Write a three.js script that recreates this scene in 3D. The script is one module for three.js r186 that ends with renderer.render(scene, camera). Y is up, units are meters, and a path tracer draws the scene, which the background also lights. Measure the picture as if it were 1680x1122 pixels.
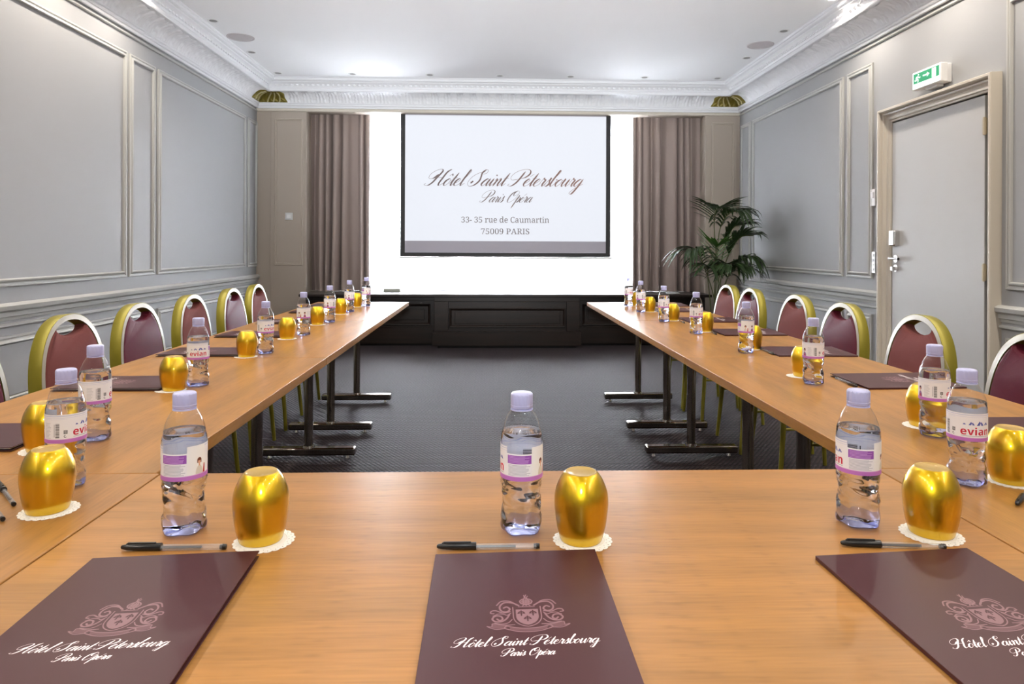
import * as THREE from 'three';
import { RoundedBoxGeometry } from 'three/addons/geometries/RoundedBoxGeometry.js';
import { mergeGeometries, mergeVertices, toCreasedNormals } from 'three/addons/utils/BufferGeometryUtils.js';
import { RectAreaLightUniformsLib } from 'three/addons/lights/RectAreaLightUniformsLib.js';

// ------------------------------------------------------------------ camera, sky, exposure
// X to the right, Y up, depth into the room is -Z (written D below); metres.
const scene = new THREE.Scene();
const camera = new THREE.PerspectiveCamera(2 * Math.atan(561 / 1137.5) * 180 / Math.PI, 1680 / 1122, 0.05, 100);
camera.position.set(0, 1.1775, 0);
camera.rotation.order = 'YXZ';
camera.rotation.set(0, -0.03266, 0.00382);
camera.setViewOffset(1680, 1122, 0, 155, 1680, 1122);           // shift lens: verticals stay vertical
camera.updateProjectionMatrix();
scene.add(camera);
scene.background = new THREE.Color(0.93, 0.96, 1.0);            // bright overcast sky outside the window
scene.backgroundIntensity = 52;
const renderer = new THREE.WebGLRenderer({ antialias: true });
renderer.toneMapping = THREE.LinearToneMapping;
renderer.toneMappingExposure = 1.5;
renderer.shadowMap.enabled = true;
RectAreaLightUniformsLib.init();
const LAMP = { color: new THREE.Color(1, 0.90, 0.78), power: 1.75, angle: 1.40 };   // ceiling downlights

// the photographer's flash, just above the lens
const FLASH = { spill: 1.3, power: 104, angle: .56, aim: [.1, 4.5, -8.4], color: new THREE.Color(.95, .98, 1), pos: [.0, 1.33, .06] };

// ------------------------------------------------------------------ room sizes
const XL = -2.79, XR = 3.063, DB = 8.4, DF = -2.6, HC = 3.15, HT = 0.74, DN = 8.98;
const NL = -2.196, NR = 2.633, BEAM = 2.795;                    // window niche in the end wall

// ------------------------------------------------------------------ helpers
function rng(seed) { let s = seed >>> 0; return () => { s = (s + 0x6D2B79F5) >>> 0; let t = s; t = Math.imul(t ^ (t >>> 15), t | 1); t ^= t + Math.imul(t ^ (t >>> 7), t | 61); return ((t ^ (t >>> 14)) >>> 0) / 4294967296; }; }
const used = {};
function numbered(n) { const k = used[n] = (used[n] ?? -1) + 1; return k ? n + '_' + String(k).padStart(3, '0') : n; }
function tag(o, label, category, group) { o.userData = { label, category }; if (group) o.userData.group = group; return o; }
function shadow(o) { o.traverse((m) => { if (m.isMesh) { m.castShadow = true; m.receiveShadow = true; } }); return o; }
function thing(name, label, category, x = 0, y = 0, d = 0, turn = 0, group) {
  const o = new THREE.Group(); o.name = numbered(name); o.position.set(x, y, -d); o.rotation.y = turn; scene.add(o);
  return tag(o, label, category, group);
}
function clean(g) { g = g.index ? g.toNonIndexed() : g; for (const k of Object.keys(g.attributes)) if (!['position', 'normal', 'uv'].includes(k)) g.deleteAttribute(k); if (!g.attributes.uv) g.setAttribute('uv', new THREE.BufferAttribute(new Float32Array(g.attributes.position.count * 2), 2)); return g; }
function merge(list) { return list.length === 1 ? list[0] : mergeGeometries(list.map(clean)); }
function mesh(name, geo, mat, parent) {
  const m = new THREE.Mesh(Array.isArray(geo) ? merge(geo) : geo, mat);
  m.name = parent ? name : numbered(name); m.castShadow = m.receiveShadow = true; (parent ?? scene).add(m); return m;
}
function struct(name) { const o = new THREE.Group(); o.name = name; o.userData = { kind: 'structure' }; scene.add(o); return o; }
// one flat-sided box, rounded by r
function box(w, h, d, x = 0, y = 0, z = 0, r = 0) {
  const g = r > 0 ? new RoundedBoxGeometry(w, h, d, 2, r) : new THREE.BoxGeometry(w, h, d);
  g.translate(x, y, z); return g;
}
// a box from its limits: x0..x1, y0..y1, depth d0..d1
function lim(x0, x1, y0, y1, d0, d1, r = 0) { return box(x1 - x0, y1 - y0, d1 - d0, (x0 + x1) / 2, (y0 + y1) / 2, -(d0 + d1) / 2, r); }
// uv in metres from the face direction; turn swaps the two axes
function metreUV(g, scale = 1, swap = false, ou = 0, ov = 0) {
  g = g.index ? g.toNonIndexed() : g; const p = g.attributes.position, n = g.attributes.normal, uv = new Float32Array(p.count * 2);
  for (let i = 0; i < p.count; i++) {
    const ax = Math.abs(n.getX(i)), ay = Math.abs(n.getY(i)), az = Math.abs(n.getZ(i));
    let u, v;
    if (ay >= ax && ay >= az) { u = p.getX(i); v = p.getZ(i); } else if (ax >= az) { u = p.getZ(i); v = p.getY(i); if (swap) [u, v] = [v, u]; } else { u = p.getX(i); v = p.getY(i); }
    if (swap) [u, v] = [v, u];
    uv[2 * i] = u * scale + ou; uv[2 * i + 1] = v * scale + ov;
  }
  g.setAttribute('uv', new THREE.BufferAttribute(uv, 2)); return g;
}
// closed grid surface f(u, v) -> [x, y, z]; wraps in u when wrapU
function grid(nu, nv, f, wrapU = false) {
  const pos = [], uv = [], idx = [];
  for (let j = 0; j <= nv; j++) for (let i = 0; i <= nu; i++) { const q = f(i / nu, j / nv); pos.push(q[0], q[1], q[2]); uv.push(i / nu, j / nv); }
  const W = nu + 1;
  for (let j = 0; j < nv; j++) for (let i = 0; i < nu; i++) { const a = j * W + i, b = a + 1, c = a + W, e = c + 1; idx.push(a, b, c, b, e, c); }
  const g = new THREE.BufferGeometry(); g.setAttribute('position', new THREE.Float32BufferAttribute(pos, 3)); g.setAttribute('uv', new THREE.Float32BufferAttribute(uv, 2)); g.setIndex(idx);
  g.computeVertexNormals();
  if (wrapU) { const n = g.attributes.normal; for (let j = 0; j <= nv; j++) { const a = j * W, b = a + nu; const v = new THREE.Vector3(n.getX(a) + n.getX(b), n.getY(a) + n.getY(b), n.getZ(a) + n.getZ(b)).normalize(); n.setXYZ(a, v.x, v.y, v.z); n.setXYZ(b, v.x, v.y, v.z); } }
  return g;
}
// surface of revolution from profile [[r, y], ...] going up the outside; bump(angle, y) adds to r; angle 0 faces +Z and grows towards +X
function revolve(prof, seg = 32, bump) {
  const n = prof.length - 1;
  return grid(seg, n, (u, v) => {
    const a = (u - 0.5) * 2 * Math.PI, k = Math.round(v * n), [r0, y] = prof[k], r = Math.max(0, r0 + (bump && r0 > 0.001 ? bump(a, y, r0) : 0));
    return [r * Math.sin(a), y, r * Math.cos(a)];
  }, true);
}
function crease(g, deg = 35) { return toCreasedNormals(g, deg * Math.PI / 180); }
// smooth profile through a few points
function smooth(pts, n, closed = false) { return new THREE.CatmullRomCurve3(pts.map(([x, y]) => new THREE.Vector3(x, y, 0)), closed, 'centripetal').getPoints(n).map((p) => [p.x, p.y]); }
function tube(pts, r, seg = 12, rad = 6) { return new THREE.TubeGeometry(new THREE.CatmullRomCurve3(pts.map((p) => new THREE.Vector3(...p))), seg, r, rad, false); }
function rod(a, b, r0, r1 = r0, sides = 12) {
  const A = new THREE.Vector3(...a), B = new THREE.Vector3(...b), L = A.distanceTo(B), g = new THREE.CylinderGeometry(r1, r0, L, sides);
  g.translate(0, L / 2, 0); g.applyQuaternion(new THREE.Quaternion().setFromUnitVectors(new THREE.Vector3(0, 1, 0), B.clone().sub(A).normalize())); g.translate(...a); return g;
}
// value noise
function noise2(seed) { const r = rng(seed), N = 64, t = Float32Array.from({ length: N * N }, r); return (x, y, px = 64, py = 64) => { const xi = Math.floor(x), yi = Math.floor(y), fx = x - xi, fy = y - yi, sx = fx * fx * (3 - 2 * fx), sy = fy * fy * (3 - 2 * fy), g = (a, b) => t[(((b % py) + py) % py % N) * N + ((a % px) + px) % px % N]; return (g(xi, yi) * (1 - sx) + g(xi + 1, yi) * sx) * (1 - sy) + (g(xi, yi + 1) * (1 - sx) + g(xi + 1, yi + 1) * sx) * sy; }; }
function dataTex(w, h, f, srgb) {
  const a = new Uint8Array(w * h * 4);
  for (let y = 0; y < h; y++) for (let x = 0; x < w; x++) { const c = f(x / w, y / h), i = (y * w + x) * 4; a[i] = c[0]; a[i + 1] = c[1]; a[i + 2] = c[2]; a[i + 3] = 255; }
  const t = new THREE.DataTexture(a, w, h); t.magFilter = THREE.LinearFilter; t.minFilter = THREE.LinearMipmapLinearFilter; t.generateMipmaps = true; t.wrapS = t.wrapT = THREE.RepeatWrapping; if (srgb) t.colorSpace = THREE.SRGBColorSpace; t.needsUpdate = true; return t;
}
function canvasTex(w, h, draw) { const c = document.createElement('canvas'); c.width = w; c.height = h; draw(c.getContext('2d'), w, h); const t = new THREE.CanvasTexture(c); t.colorSpace = THREE.SRGBColorSpace; t.anisotropy = 8; return t; }
const lin = (r, g, b) => new THREE.Color().setRGB(r, g, b);
const std = (o) => new THREE.MeshStandardMaterial(o), phy = (o) => new THREE.MeshPhysicalMaterial(o);

// ------------------------------------------------------------------ script lettering (drawn strokes, thick on the way down)
const GL = {   // width, then strokes of x,y pairs; x-height 1, upright; slanted when drawn
  a: [.84, [.62, .8, .4, 1, .12, .62, .08, .2, .28, 0, .5, .3, .65, .95], [.67, 1, .62, .3, .72, .02, .98, .36]],
  e: [.66, [0, .3, .3, .5, .48, .82, .34, 1, .12, .72, .09, .28, .28, 0, .55, .12, .78, .4]],
  i: [.44, [0, .3, .2, 1], [.21, 1, .18, .3, .28, .02, .54, .36], [.27, 1.5, .26, 1.44]],
  l: [.44, [0, .3, .25, 1.2, .37, 2.05, .25, 2.2, .17, 1.6, .15, .4, .26, .02, .54, .36]],
  t: [.46, [0, .3, .22, 1.1], [.26, 1.75, .2, .4, .3, .02, .56, .36], [0, 1.05, .5, 1.08]],
  n: [.84, [0, .75, .1, 1, .18, .9, .17, 0], [.18, .3, .4, .92, .55, 1, .6, .8, .58, .3, .68, .02, .96, .36]],
  r: [.6, [0, .4, .15, 1.12, .24, .95, .4, .92, .42, .75, .38, .3, .48, .02, .74, .36]],
  s: [.52, [0, .2, .3, 1.12, .33, .75, .47, .3, .3, 0, .06, .12], [.3, 0, .45, .06, .64, .36]],
  o: [.66, [.36, 1, .12, .7, .08, .25, .28, 0, .52, .3, .52, .8, .36, 1], [.52, .75, .78, .8]],
  u: [.84, [0, .5, .14, 1, .12, .3, .25, 0, .45, .3, .61, 1], [.62, 1, .58, .3, .68, .02, .96, .36]],
  b: [.64, [0, .3, .25, 1.4, .35, 2.05, .25, 2.2, .16, 1.5, .15, .3, .3, 0, .55, .3, .53, .8, .42, .95, .78, .8]],
  g: [.84, [.62, .8, .4, 1, .12, .62, .08, .2, .28, 0, .5, .3, .65, .95], [.67, 1, .6, -.3, .42, -1.05, .16, -.95, .3, -.45, .98, .36]],
  p: [.8, [0, .4, .2, 1.3, .2, .2, .2, -1.1], [.2, .3, .4, .95, .6, .92, .63, .35, .44, 0, .26, .14], [.44, 0, .6, .04, .9, .36]],
  H: [1.5, [.3, 1.55, .0, 1.0, -.45, 1.0, -.58, 1.55, -.2, 2.1, .3, 2.25, .5, 2.05, .36, 1.1, .2, .35, -.1, 0, -.5, .12, -.42, .3], [1.35, 2.25, 1.1, 1.9, 1.02, 1.0, 1.0, .3, 1.12, .02, 1.5, .36], [.0, 1.0, .5, 1.12, 1.1, 1.05]],
  S: [1.2, [.72, 1.62, 1.0, 1.75, .98, 2.15, .7, 2.2, .52, 1.8, .66, 1.3, .78, .7, .5, .08, .05, -.05, -.35, .45, -.25, 1.3, .3, 1.85, .75, 1.95], [-.1, .5, .1, .62, .02, .36]],
  P: [1.3, [.62, 2.0, .55, 1.1, .42, .4, .1, 0, -.3, .12, -.2, .3], [.35, .95, -.25, .85, -.55, 1.3, -.3, 1.95, .4, 2.3, 1.05, 2.2, 1.3, 1.7, 1.05, 1.2, .6, 1.02]],
  O: [1.4, [.75, 2.2, .15, 1.8, -.02, .8, .3, 0, .85, .2, 1.25, 1.1, 1.15, 1.95, .75, 2.2, .42, 1.75, .6, 1.25, 1.3, 1.6]],
};
function scriptText(ctx, str, x, y, xh, wid, thick = 0.2, thin = 0.045, slant = 0.62) {
  const q = []; let pen = 0;
  for (let ch of str) {
    if (ch === ' ') { pen += .75; continue; }
    const acc = { 'ô': 'o', 'é': 'e' }[ch]; const [w, ...st] = GL[acc ?? ch];
    const strokes = st.slice();
    if (ch === 'ô') strokes.push([.12, 1.35, .32, 1.65], [.32, 1.65, .46, 1.35]);
    if (ch === 'é') strokes.push([.26, 1.3, .48, 1.68]);
    for (const s of strokes) { const pts = []; for (let i = 0; i < s.length; i += 2) pts.push([s[i] + pen, s[i + 1]]); q.push(pts); }
    pen += w;
  }
  const sx = wid / pen;
  for (const pts of q) {
    const c = pts.length > 2 ? smooth(pts, pts.length * 10) : [...Array(9)].map((_, i) => [pts[0][0] + (pts[1][0] - pts[0][0]) * i / 8, pts[0][1] + (pts[1][1] - pts[0][1]) * i / 8]);
    for (let i = 0; i < c.length - 1; i++) {
      const [x0, y0] = c[i], [x1, y1] = c[i + 1], dx = x1 - x0, dy = y1 - y0, l = Math.hypot(dx, dy) || 1;
      const f = Math.abs(dy / l) * (dy < 0 ? 1 : .12), env = Math.min(1, Math.min(i, c.length - 2 - i) / 5 + .25);
      ctx.lineWidth = xh * (thin + (thick - thin) * Math.pow(f, 1.6) * env); ctx.lineCap = 'round'; ctx.beginPath();
      ctx.moveTo(x + (x0 * sx) + y0 * xh * slant, y - y0 * xh); ctx.lineTo(x + (x1 * sx) + y1 * xh * slant, y - y1 * xh); ctx.stroke();
    }
  }
}

// ------------------------------------------------------------------ materials
const nA = noise2(11), nB = noise2(23);
function tileable(nf, u, v, k) { return nf(u * k, v * k, k, k); }
const paintBump = dataTex(256, 256, (u, v) => { const h = 128 + 60 * (tileable(nA, u, v, 32) - .5) + 60 * (tileable(nB, u, v, 64) - .5); return [h, h, h]; });
paintBump.repeat.set(2, 2);
const M = {};
M.wall = std({ color: lin(.325, .328, .332), roughness: .55, bumpMap: paintBump, bumpScale: .0004 });
M.moulding = std({ color: lin(.43, .43, .41), roughness: .42 });
M.frame = std({ color: lin(.58, .53, .45), roughness: .42 });
M.pier = std({ color: lin(.38, .325, .27), roughness: .55, bumpMap: paintBump, bumpScale: .0004 });
M.pierTrim = std({ color: lin(.42, .36, .30), roughness: .5 });
M.plaster = std({ color: lin(.77, .775, .80), roughness: .6 });
M.ceiling = std({ color: lin(.91, .915, .93), roughness: .75, bumpMap: paintBump, bumpScale: .0003 });
M.gold = std({ color: lin(.17, .135, .018), roughness: .4, metalness: .4 });
M.goldRib = std({ color: lin(.42, .37, .20), roughness: .4, metalness: .2 });
M.door = std({ color: lin(.46, .455, .445), roughness: .45 });
M.white = std({ color: lin(.80, .80, .80), roughness: .4 });
M.lampGlow = std({ color: lin(1, 1, 1), emissive: lin(1, .88, .72), emissiveIntensity: 6 });
M.lampDark = std({ color: lin(.22, .21, .2), roughness: .3, metalness: .6 });
M.grille = std({ color: lin(.55, .51, .52), roughness: .7 });
// beech veneer: 1.4 m along u, 0.7 m along v
const wn = noise2(5), wn2 = noise2(77), wn3 = noise2(131);
const beech = dataTex(1024, 1024, (u, v) => {
  const band = wn(u * 3, v * 10, 3, 10), warp = (wn2(u * 4, v * 8, 4, 8) - .5) * .10;
  const ringp = Math.sin((v + warp) * 2 * Math.PI * 9 + band * 5) * .5 + .5;
  const fine = wn3(u * 24, v * 64 * 4, 24, 64), fleck = Math.pow(wn2(u * 60, v * 200, 60, 200 % 64 || 64), 6);
  const dash = Math.pow(wn3(u * 40, v * 128, 40, 64), 5);
  const s = .50 * band + .22 * ringp + .30 * fine - .3 * fleck - .22 * dash;
  const k = .885 + .24 * s;
  return [214 * k, 166 * k * (1 - .02 * band), 112 * k * (1 - .05 * band)];
}, true);
const beechBump = dataTex(512, 512, (u, v) => { const h = 128 + 70 * (wn3(u * 16, v * 64, 16, 64) - .5) + 50 * (wn2(u * 40, v * 64, 40, 64) - .5); return [h, h, h]; });
beechBump.repeat.set(1, 3);
M.beech = phy({ map: beech, color: lin(.53, .455, .29), roughness: .34, bumpMap: beechBump, bumpScale: .00012, specularIntensity: .5 });
M.beechEdge = std({ map: beech, color: lin(.92, .9, .86), roughness: .4 });
M.chrome = std({ color: lin(.33, .30, .265), roughness: .15, metalness: 1 });
M.darkMetal = std({ color: lin(.05, .045, .04), roughness: .4, metalness: .6 });
M.steel = std({ color: lin(.72, .71, .70), roughness: .2, metalness: 1 });
M.brassPaint = std({ color: lin(.45, .38, .26), roughness: .4, metalness: .3 });
// carpet: small woven bricks, 16 cm per tile
const cn = noise2(301);
const weave = (u, v) => { const rows = 8, r = Math.floor(v * rows), fu = ((u * 6 + (r % 2) * .5) % 1 + 1) % 1, fv = v * rows - r; const a = Math.sin(Math.PI * Math.min(1, Math.max(0, (fu - .12) / .76))), b = Math.sin(Math.PI * Math.min(1, Math.max(0, (fv - .15) / .7))); return Math.max(0, a * b); };
const carpetMap = dataTex(512, 512, (u, v) => { const w = weave(u, v), f = cn(u * 64, v * 64, 64, 64), k = .30 + 1.05 * w + .30 * (f - .5); return [62 * k, 46 * k, 46 * k]; }, true);
const carpetBump = dataTex(256, 256, (u, v) => { const h = 40 + 180 * weave(u, v) + 30 * (cn(u * 64, v * 64, 64, 64) - .5); return [h, h, h]; });
M.carpet = phy({ map: carpetMap, roughness: .62, specularIntensity: .42, sheen: .35, sheenRoughness: .5, sheenColor: lin(.5, .47, .56), bumpMap: carpetBump, bumpScale: .007 });
// cabinet wood
const espMap = dataTex(512, 512, (u, v) => { const k = .8 + .4 * wn(u * 6, v * 40, 6, 40); return [30 * k, 19 * k, 14 * k]; }, true);
M.espresso = phy({ map: espMap, roughness: .42, specularIntensity: .7 });
// fabrics
const weaveTex = dataTex(256, 256, (u, v) => { const h = 128 + 60 * Math.sin(u * 2 * Math.PI * 64) * Math.sin(v * 2 * Math.PI * 64) + 50 * (nB(u * 64, v * 64) - .5); return [h, h, h]; });
M.drape = phy({ color: lin(.33, .262, .235), roughness: .8, sheen: .4, sheenRoughness: .5, sheenColor: lin(.6, .55, .52), bumpMap: weaveTex, bumpScale: .0006, side: THREE.DoubleSide });
M.sheer = phy({ color: lin(.93, .94, .96), roughness: .85, transmission: .75, thickness: 0, side: THREE.DoubleSide, specularIntensity: .2 });
M.velvet = phy({ color: lin(.19, .055, .048), roughness: .8, specularIntensity: .5, sheen: .2, sheenRoughness: .35, sheenColor: lin(.55, .42, .46), bumpMap: weaveTex, bumpScale: .0008 });
M.burgundy = phy({ color: lin(.11, .010, .024), roughness: .55, specularIntensity: .4, sheen: .2, sheenRoughness: .4, sheenColor: lin(.45, .22, .45), bumpMap: weaveTex, bumpScale: .0005 });
M.lime = std({ color: lin(.25, .215, .018), roughness: .4, metalness: .35 });
M.frameFace = std({ color: lin(.55, .53, .46), roughness: .35, metalness: .35 });
// glass and table ware
M.pet = phy({ color: lin(.97, .98, 1), roughness: .02, transmission: 1, thickness: 0, ior: 1.5 });
M.petBlue = phy({ color: lin(.62, .66, 1), roughness: .05, transmission: 1, thickness: 0, ior: 1.5 });
M.water = phy({ color: lin(1, 1, 1), roughness: 0, transmission: 1, thickness: .06, ior: 1.33, attenuationColor: lin(.80, .84, 1), attenuationDistance: .35 });
M.capPlastic = phy({ color: lin(.60, .62, .92), roughness: .35, transmission: .25, thickness: 0 });
M.goldGlass = phy({ color: lin(.76, .49, .012), metalness: 1, roughness: .36, clearcoat: 1, clearcoatRoughness: .10 });
M.goldBase = phy({ color: lin(.40, .26, .05), metalness: .6, roughness: .5, clearcoat: .35, clearcoatRoughness: .15 });
M.paper = std({ color: lin(.84, .83, .80), roughness: .8 });
M.blackPlastic = std({ color: lin(.012, .012, .013), roughness: .28 });
M.clearPlastic = phy({ color: lin(.95, .96, .97), roughness: .22, transmission: .92, thickness: 0, ior: 1.5 });
M.ink = std({ color: lin(.03, .025, .03), roughness: .4 });
M.maroon = phy({ color: lin(.065, .020, .022), roughness: .36, specularIntensity: .5 });
M.leaf = phy({ color: lin(.028, .062, .016), roughness: .42, transmission: .25, thickness: 0, side: THREE.DoubleSide });
M.leafYoung = phy({ color: lin(.06, .17, .02), roughness: .42, transmission: .3, thickness: 0, side: THREE.DoubleSide });
M.stem = std({ color: lin(.10, .12, .035), roughness: .5 });
M.soil = std({ color: lin(.03, .022, .016), roughness: .95 });
M.pot = std({ color: lin(.03, .028, .026), roughness: .4 });
M.glass = phy({ color: lin(.98, .99, 1), roughness: 0, transmission: 1, thickness: 0 });
M.black = std({ color: lin(.006, .005, .0055), roughness: .6 });
M.screenCloth = std({ color: lin(.40, .38, .43), roughness: .8 });
M.alu = std({ color: lin(.7, .7, .7), roughness: .35, metalness: .9 });
M.greyBox = std({ color: lin(.40, .42, .36), roughness: .6 });

// ------------------------------------------------------------------ printed textures
function crest(ctx, cx, cy, s, ink) {          // shield with three lilies, scrolls, crest and ribbon; s = half width of the ribbon
  ctx.save(); ctx.translate(cx, cy); ctx.scale(s / 100, s / 100); ctx.strokeStyle = ctx.fillStyle = ink; ctx.lineCap = ctx.lineJoin = 'round';
  const L = (w, pts, close) => { ctx.lineWidth = w; ctx.beginPath(); smooth(pts, pts.length * 10).forEach(([x, y], i) => i ? ctx.lineTo(x, y) : ctx.moveTo(x, y)); if (close) ctx.closePath(); ctx.stroke(); };
  // shield
  ctx.lineWidth = 3; ctx.beginPath(); ctx.moveTo(-36, -48); ctx.lineTo(-36, -8); ctx.bezierCurveTo(-34, 20, -12, 28, 0, 30); ctx.bezierCurveTo(12, 28, 34, 20, 36, -8); ctx.lineTo(36, -48); ctx.stroke();
  ctx.beginPath(); ctx.moveTo(-29, -38); ctx.lineTo(-29, -8); ctx.bezierCurveTo(-27, 14, -10, 22, 0, 24); ctx.bezierCurveTo(10, 22, 27, 14, 29, -8); ctx.lineTo(29, -38); ctx.closePath(); ctx.fill();
  ctx.fillRect(-22, -50, 44, 2.5);
  ctx.globalCompositeOperation = 'destination-out';
  for (const [x, y] of [[-15, -24], [15, -24], [0, -2]]) {
    ctx.beginPath(); ctx.ellipse(x, y - 2, 2.6, 8, 0, 0, 7); ctx.fill(); ctx.beginPath(); ctx.ellipse(x - 6, y - 1, 2.2, 6, .6, 0, 7); ctx.fill(); ctx.beginPath(); ctx.ellipse(x + 6, y - 1, 2.2, 6, -.6, 0, 7); ctx.fill();
    ctx.fillRect(x - 9, y + 2, 18, 2); ctx.beginPath(); ctx.ellipse(x, y + 8, 2, 5, 0, 0, 7); ctx.fill();
  }
  ctx.globalCompositeOperation = 'source-over';
  // crest on top
  L(3, [[-10, -52], [-4, -58], [0, -54], [4, -58], [10, -52]]); L(4, [[-14, -64], [-16, -72], [-10, -80], [-4, -82]]); L(4, [[14, -64], [16, -72], [10, -80], [4, -82]]);
  L(3, [[-6, -66], [-7, -76], [-3, -88], [-4, -98]]); L(3, [[0, -64], [1, -80], [-1, -92], [2, -100]]); L(3, [[6, -66], [7, -76], [3, -86], [6, -94]]); L(5, [[-12, -62], [0, -58], [12, -62]]);
  ctx.globalAlpha *= .8; ctx.beginPath(); ctx.ellipse(0, -70, 13, 9, 0, 0, 7); ctx.fill(); ctx.globalAlpha /= .8;
  // mantling
  for (const k of [-1, 1]) {
    const m = (a) => a.map(([x, y]) => [k * x, y]);
    L(5, m([[20, -54], [36, -66], [58, -68], [70, -52], [66, -34], [52, -30], [44, -40], [52, -50], [60, -46]]));
    L(4, m([[26, -58], [44, -74], [66, -74], [78, -58]])); L(4, m([[44, -30], [62, -26], [82, -36], [92, -34], [94, -26], [86, -24]]));
    L(5, m([[46, -18], [54, -2], [66, 8], [82, 8], [90, -2], [82, -14], [68, -12], [64, 0], [72, 4], [78, -2]]));
    L(3, m([[42, -24], [52, -16], [60, -20], [74, -22], [88, -14]])); L(3, m([[40, 2], [50, 14], [66, 18], [84, 14]]));
  }
  // ribbon
  L(3, [[-50, 40], [-30, 47], [0, 50], [30, 47], [50, 40]]); L(3, [[-56, 26], [-30, 34], [0, 37], [30, 34], [56, 26]]);
  L(3, [[-56, 26], [-60, 34], [-50, 40]]); L(3, [[56, 26], [60, 34], [50, 40]]);
  ctx.globalAlpha *= .55;
  for (const k of [-1, 1]) { ctx.beginPath(); ctx.moveTo(k * 34, 22); ctx.quadraticCurveTo(k * 64, 22, k * 90, 16); ctx.lineTo(k * 92, 27); ctx.lineTo(k * 104, 25); ctx.quadraticCurveTo(k * 84, 38, k * 58, 36); ctx.lineTo(k * 52, 28); ctx.closePath(); ctx.fill(); }
  ctx.beginPath(); ctx.moveTo(-48, 31); ctx.quadraticCurveTo(0, 46, 48, 31); ctx.lineTo(46, 40); ctx.quadraticCurveTo(0, 54, -46, 40); ctx.closePath(); ctx.fill();
  ctx.globalAlpha /= .55;
  for (const k of [-1, 1]) L(2.5, [[k * 34, 22], [k * 64, 22], [k * 90, 16], [k * 92, 27], [k * 104, 25], [k * 84, 37], [k * 58, 36]]);
  ctx.restore();
}
const FW = .225, FL = .322;
const folderTex = canvasTex(1024, 1465, (c, w, h) => {
  const k = w / FW, layer = document.createElement('canvas'); layer.width = w; layer.height = h;
  c.fillStyle = 'rgb(70,36,40)'; c.fillRect(0, 0, w, h);
  const l = layer.getContext('2d'); l.save(); l.translate(.006 * k, .177 * k); l.scale(1, 1.2); crest(l, w * .5, 0, .0455 * k, 'rgb(150,116,122)'); l.restore();
  c.globalAlpha = .8; c.drawImage(layer, 0, 0); c.globalAlpha = 1;
  c.strokeStyle = 'rgb(255,246,246)';
  scriptText(c, 'Hôtel Saint Pétersbourg', w * .5 - .0765 * k, .2300 * k, .0080 * k, .156 * k, .23, .05, .46);
  scriptText(c, 'Paris Opéra', w * .5 - .0255 * k, .2490 * k, .0060 * k, .055 * k, .25, .07, .46);
});
const SCW = 2.406, SCH = 1.50;                                  // projected picture
const screenTex = canvasTex(2048, 1276, (c, w, h) => {
  c.fillStyle = 'rgb(240,244,254)'; c.fillRect(0, 0, w, h);
  const g = c.createLinearGradient(0, 0, w, 0); g.addColorStop(0, 'rgb(72,44,46)'); g.addColorStop(1, 'rgb(132,72,48)');
  c.strokeStyle = g;
  scriptText(c, 'Hôtel Saint Pétersbourg', w * .1135, h * .560, h * .058, w * .755, .20, .035, .7);
  c.strokeStyle = 'rgb(96,70,66)';
  scriptText(c, 'Paris Opéra', w * .375, h * .69, h * .042, w * .245, .18, .035, .7);
  c.textAlign = 'center'; c.fillStyle = 'rgb(78,58,58)';
  const line = (t, y, wid, size) => { c.save(); c.font = size + 'px serif'; c.translate(w * .497, y); c.scale(wid / c.measureText(t).width, 1); c.fillText(t, 0, 0); c.restore(); };
  line('33- 35 rue de Caumartin', h * .852, w * .440, h * .063); line('75009 PARIS', h * .944, w * .245, h * .063);
});
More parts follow.
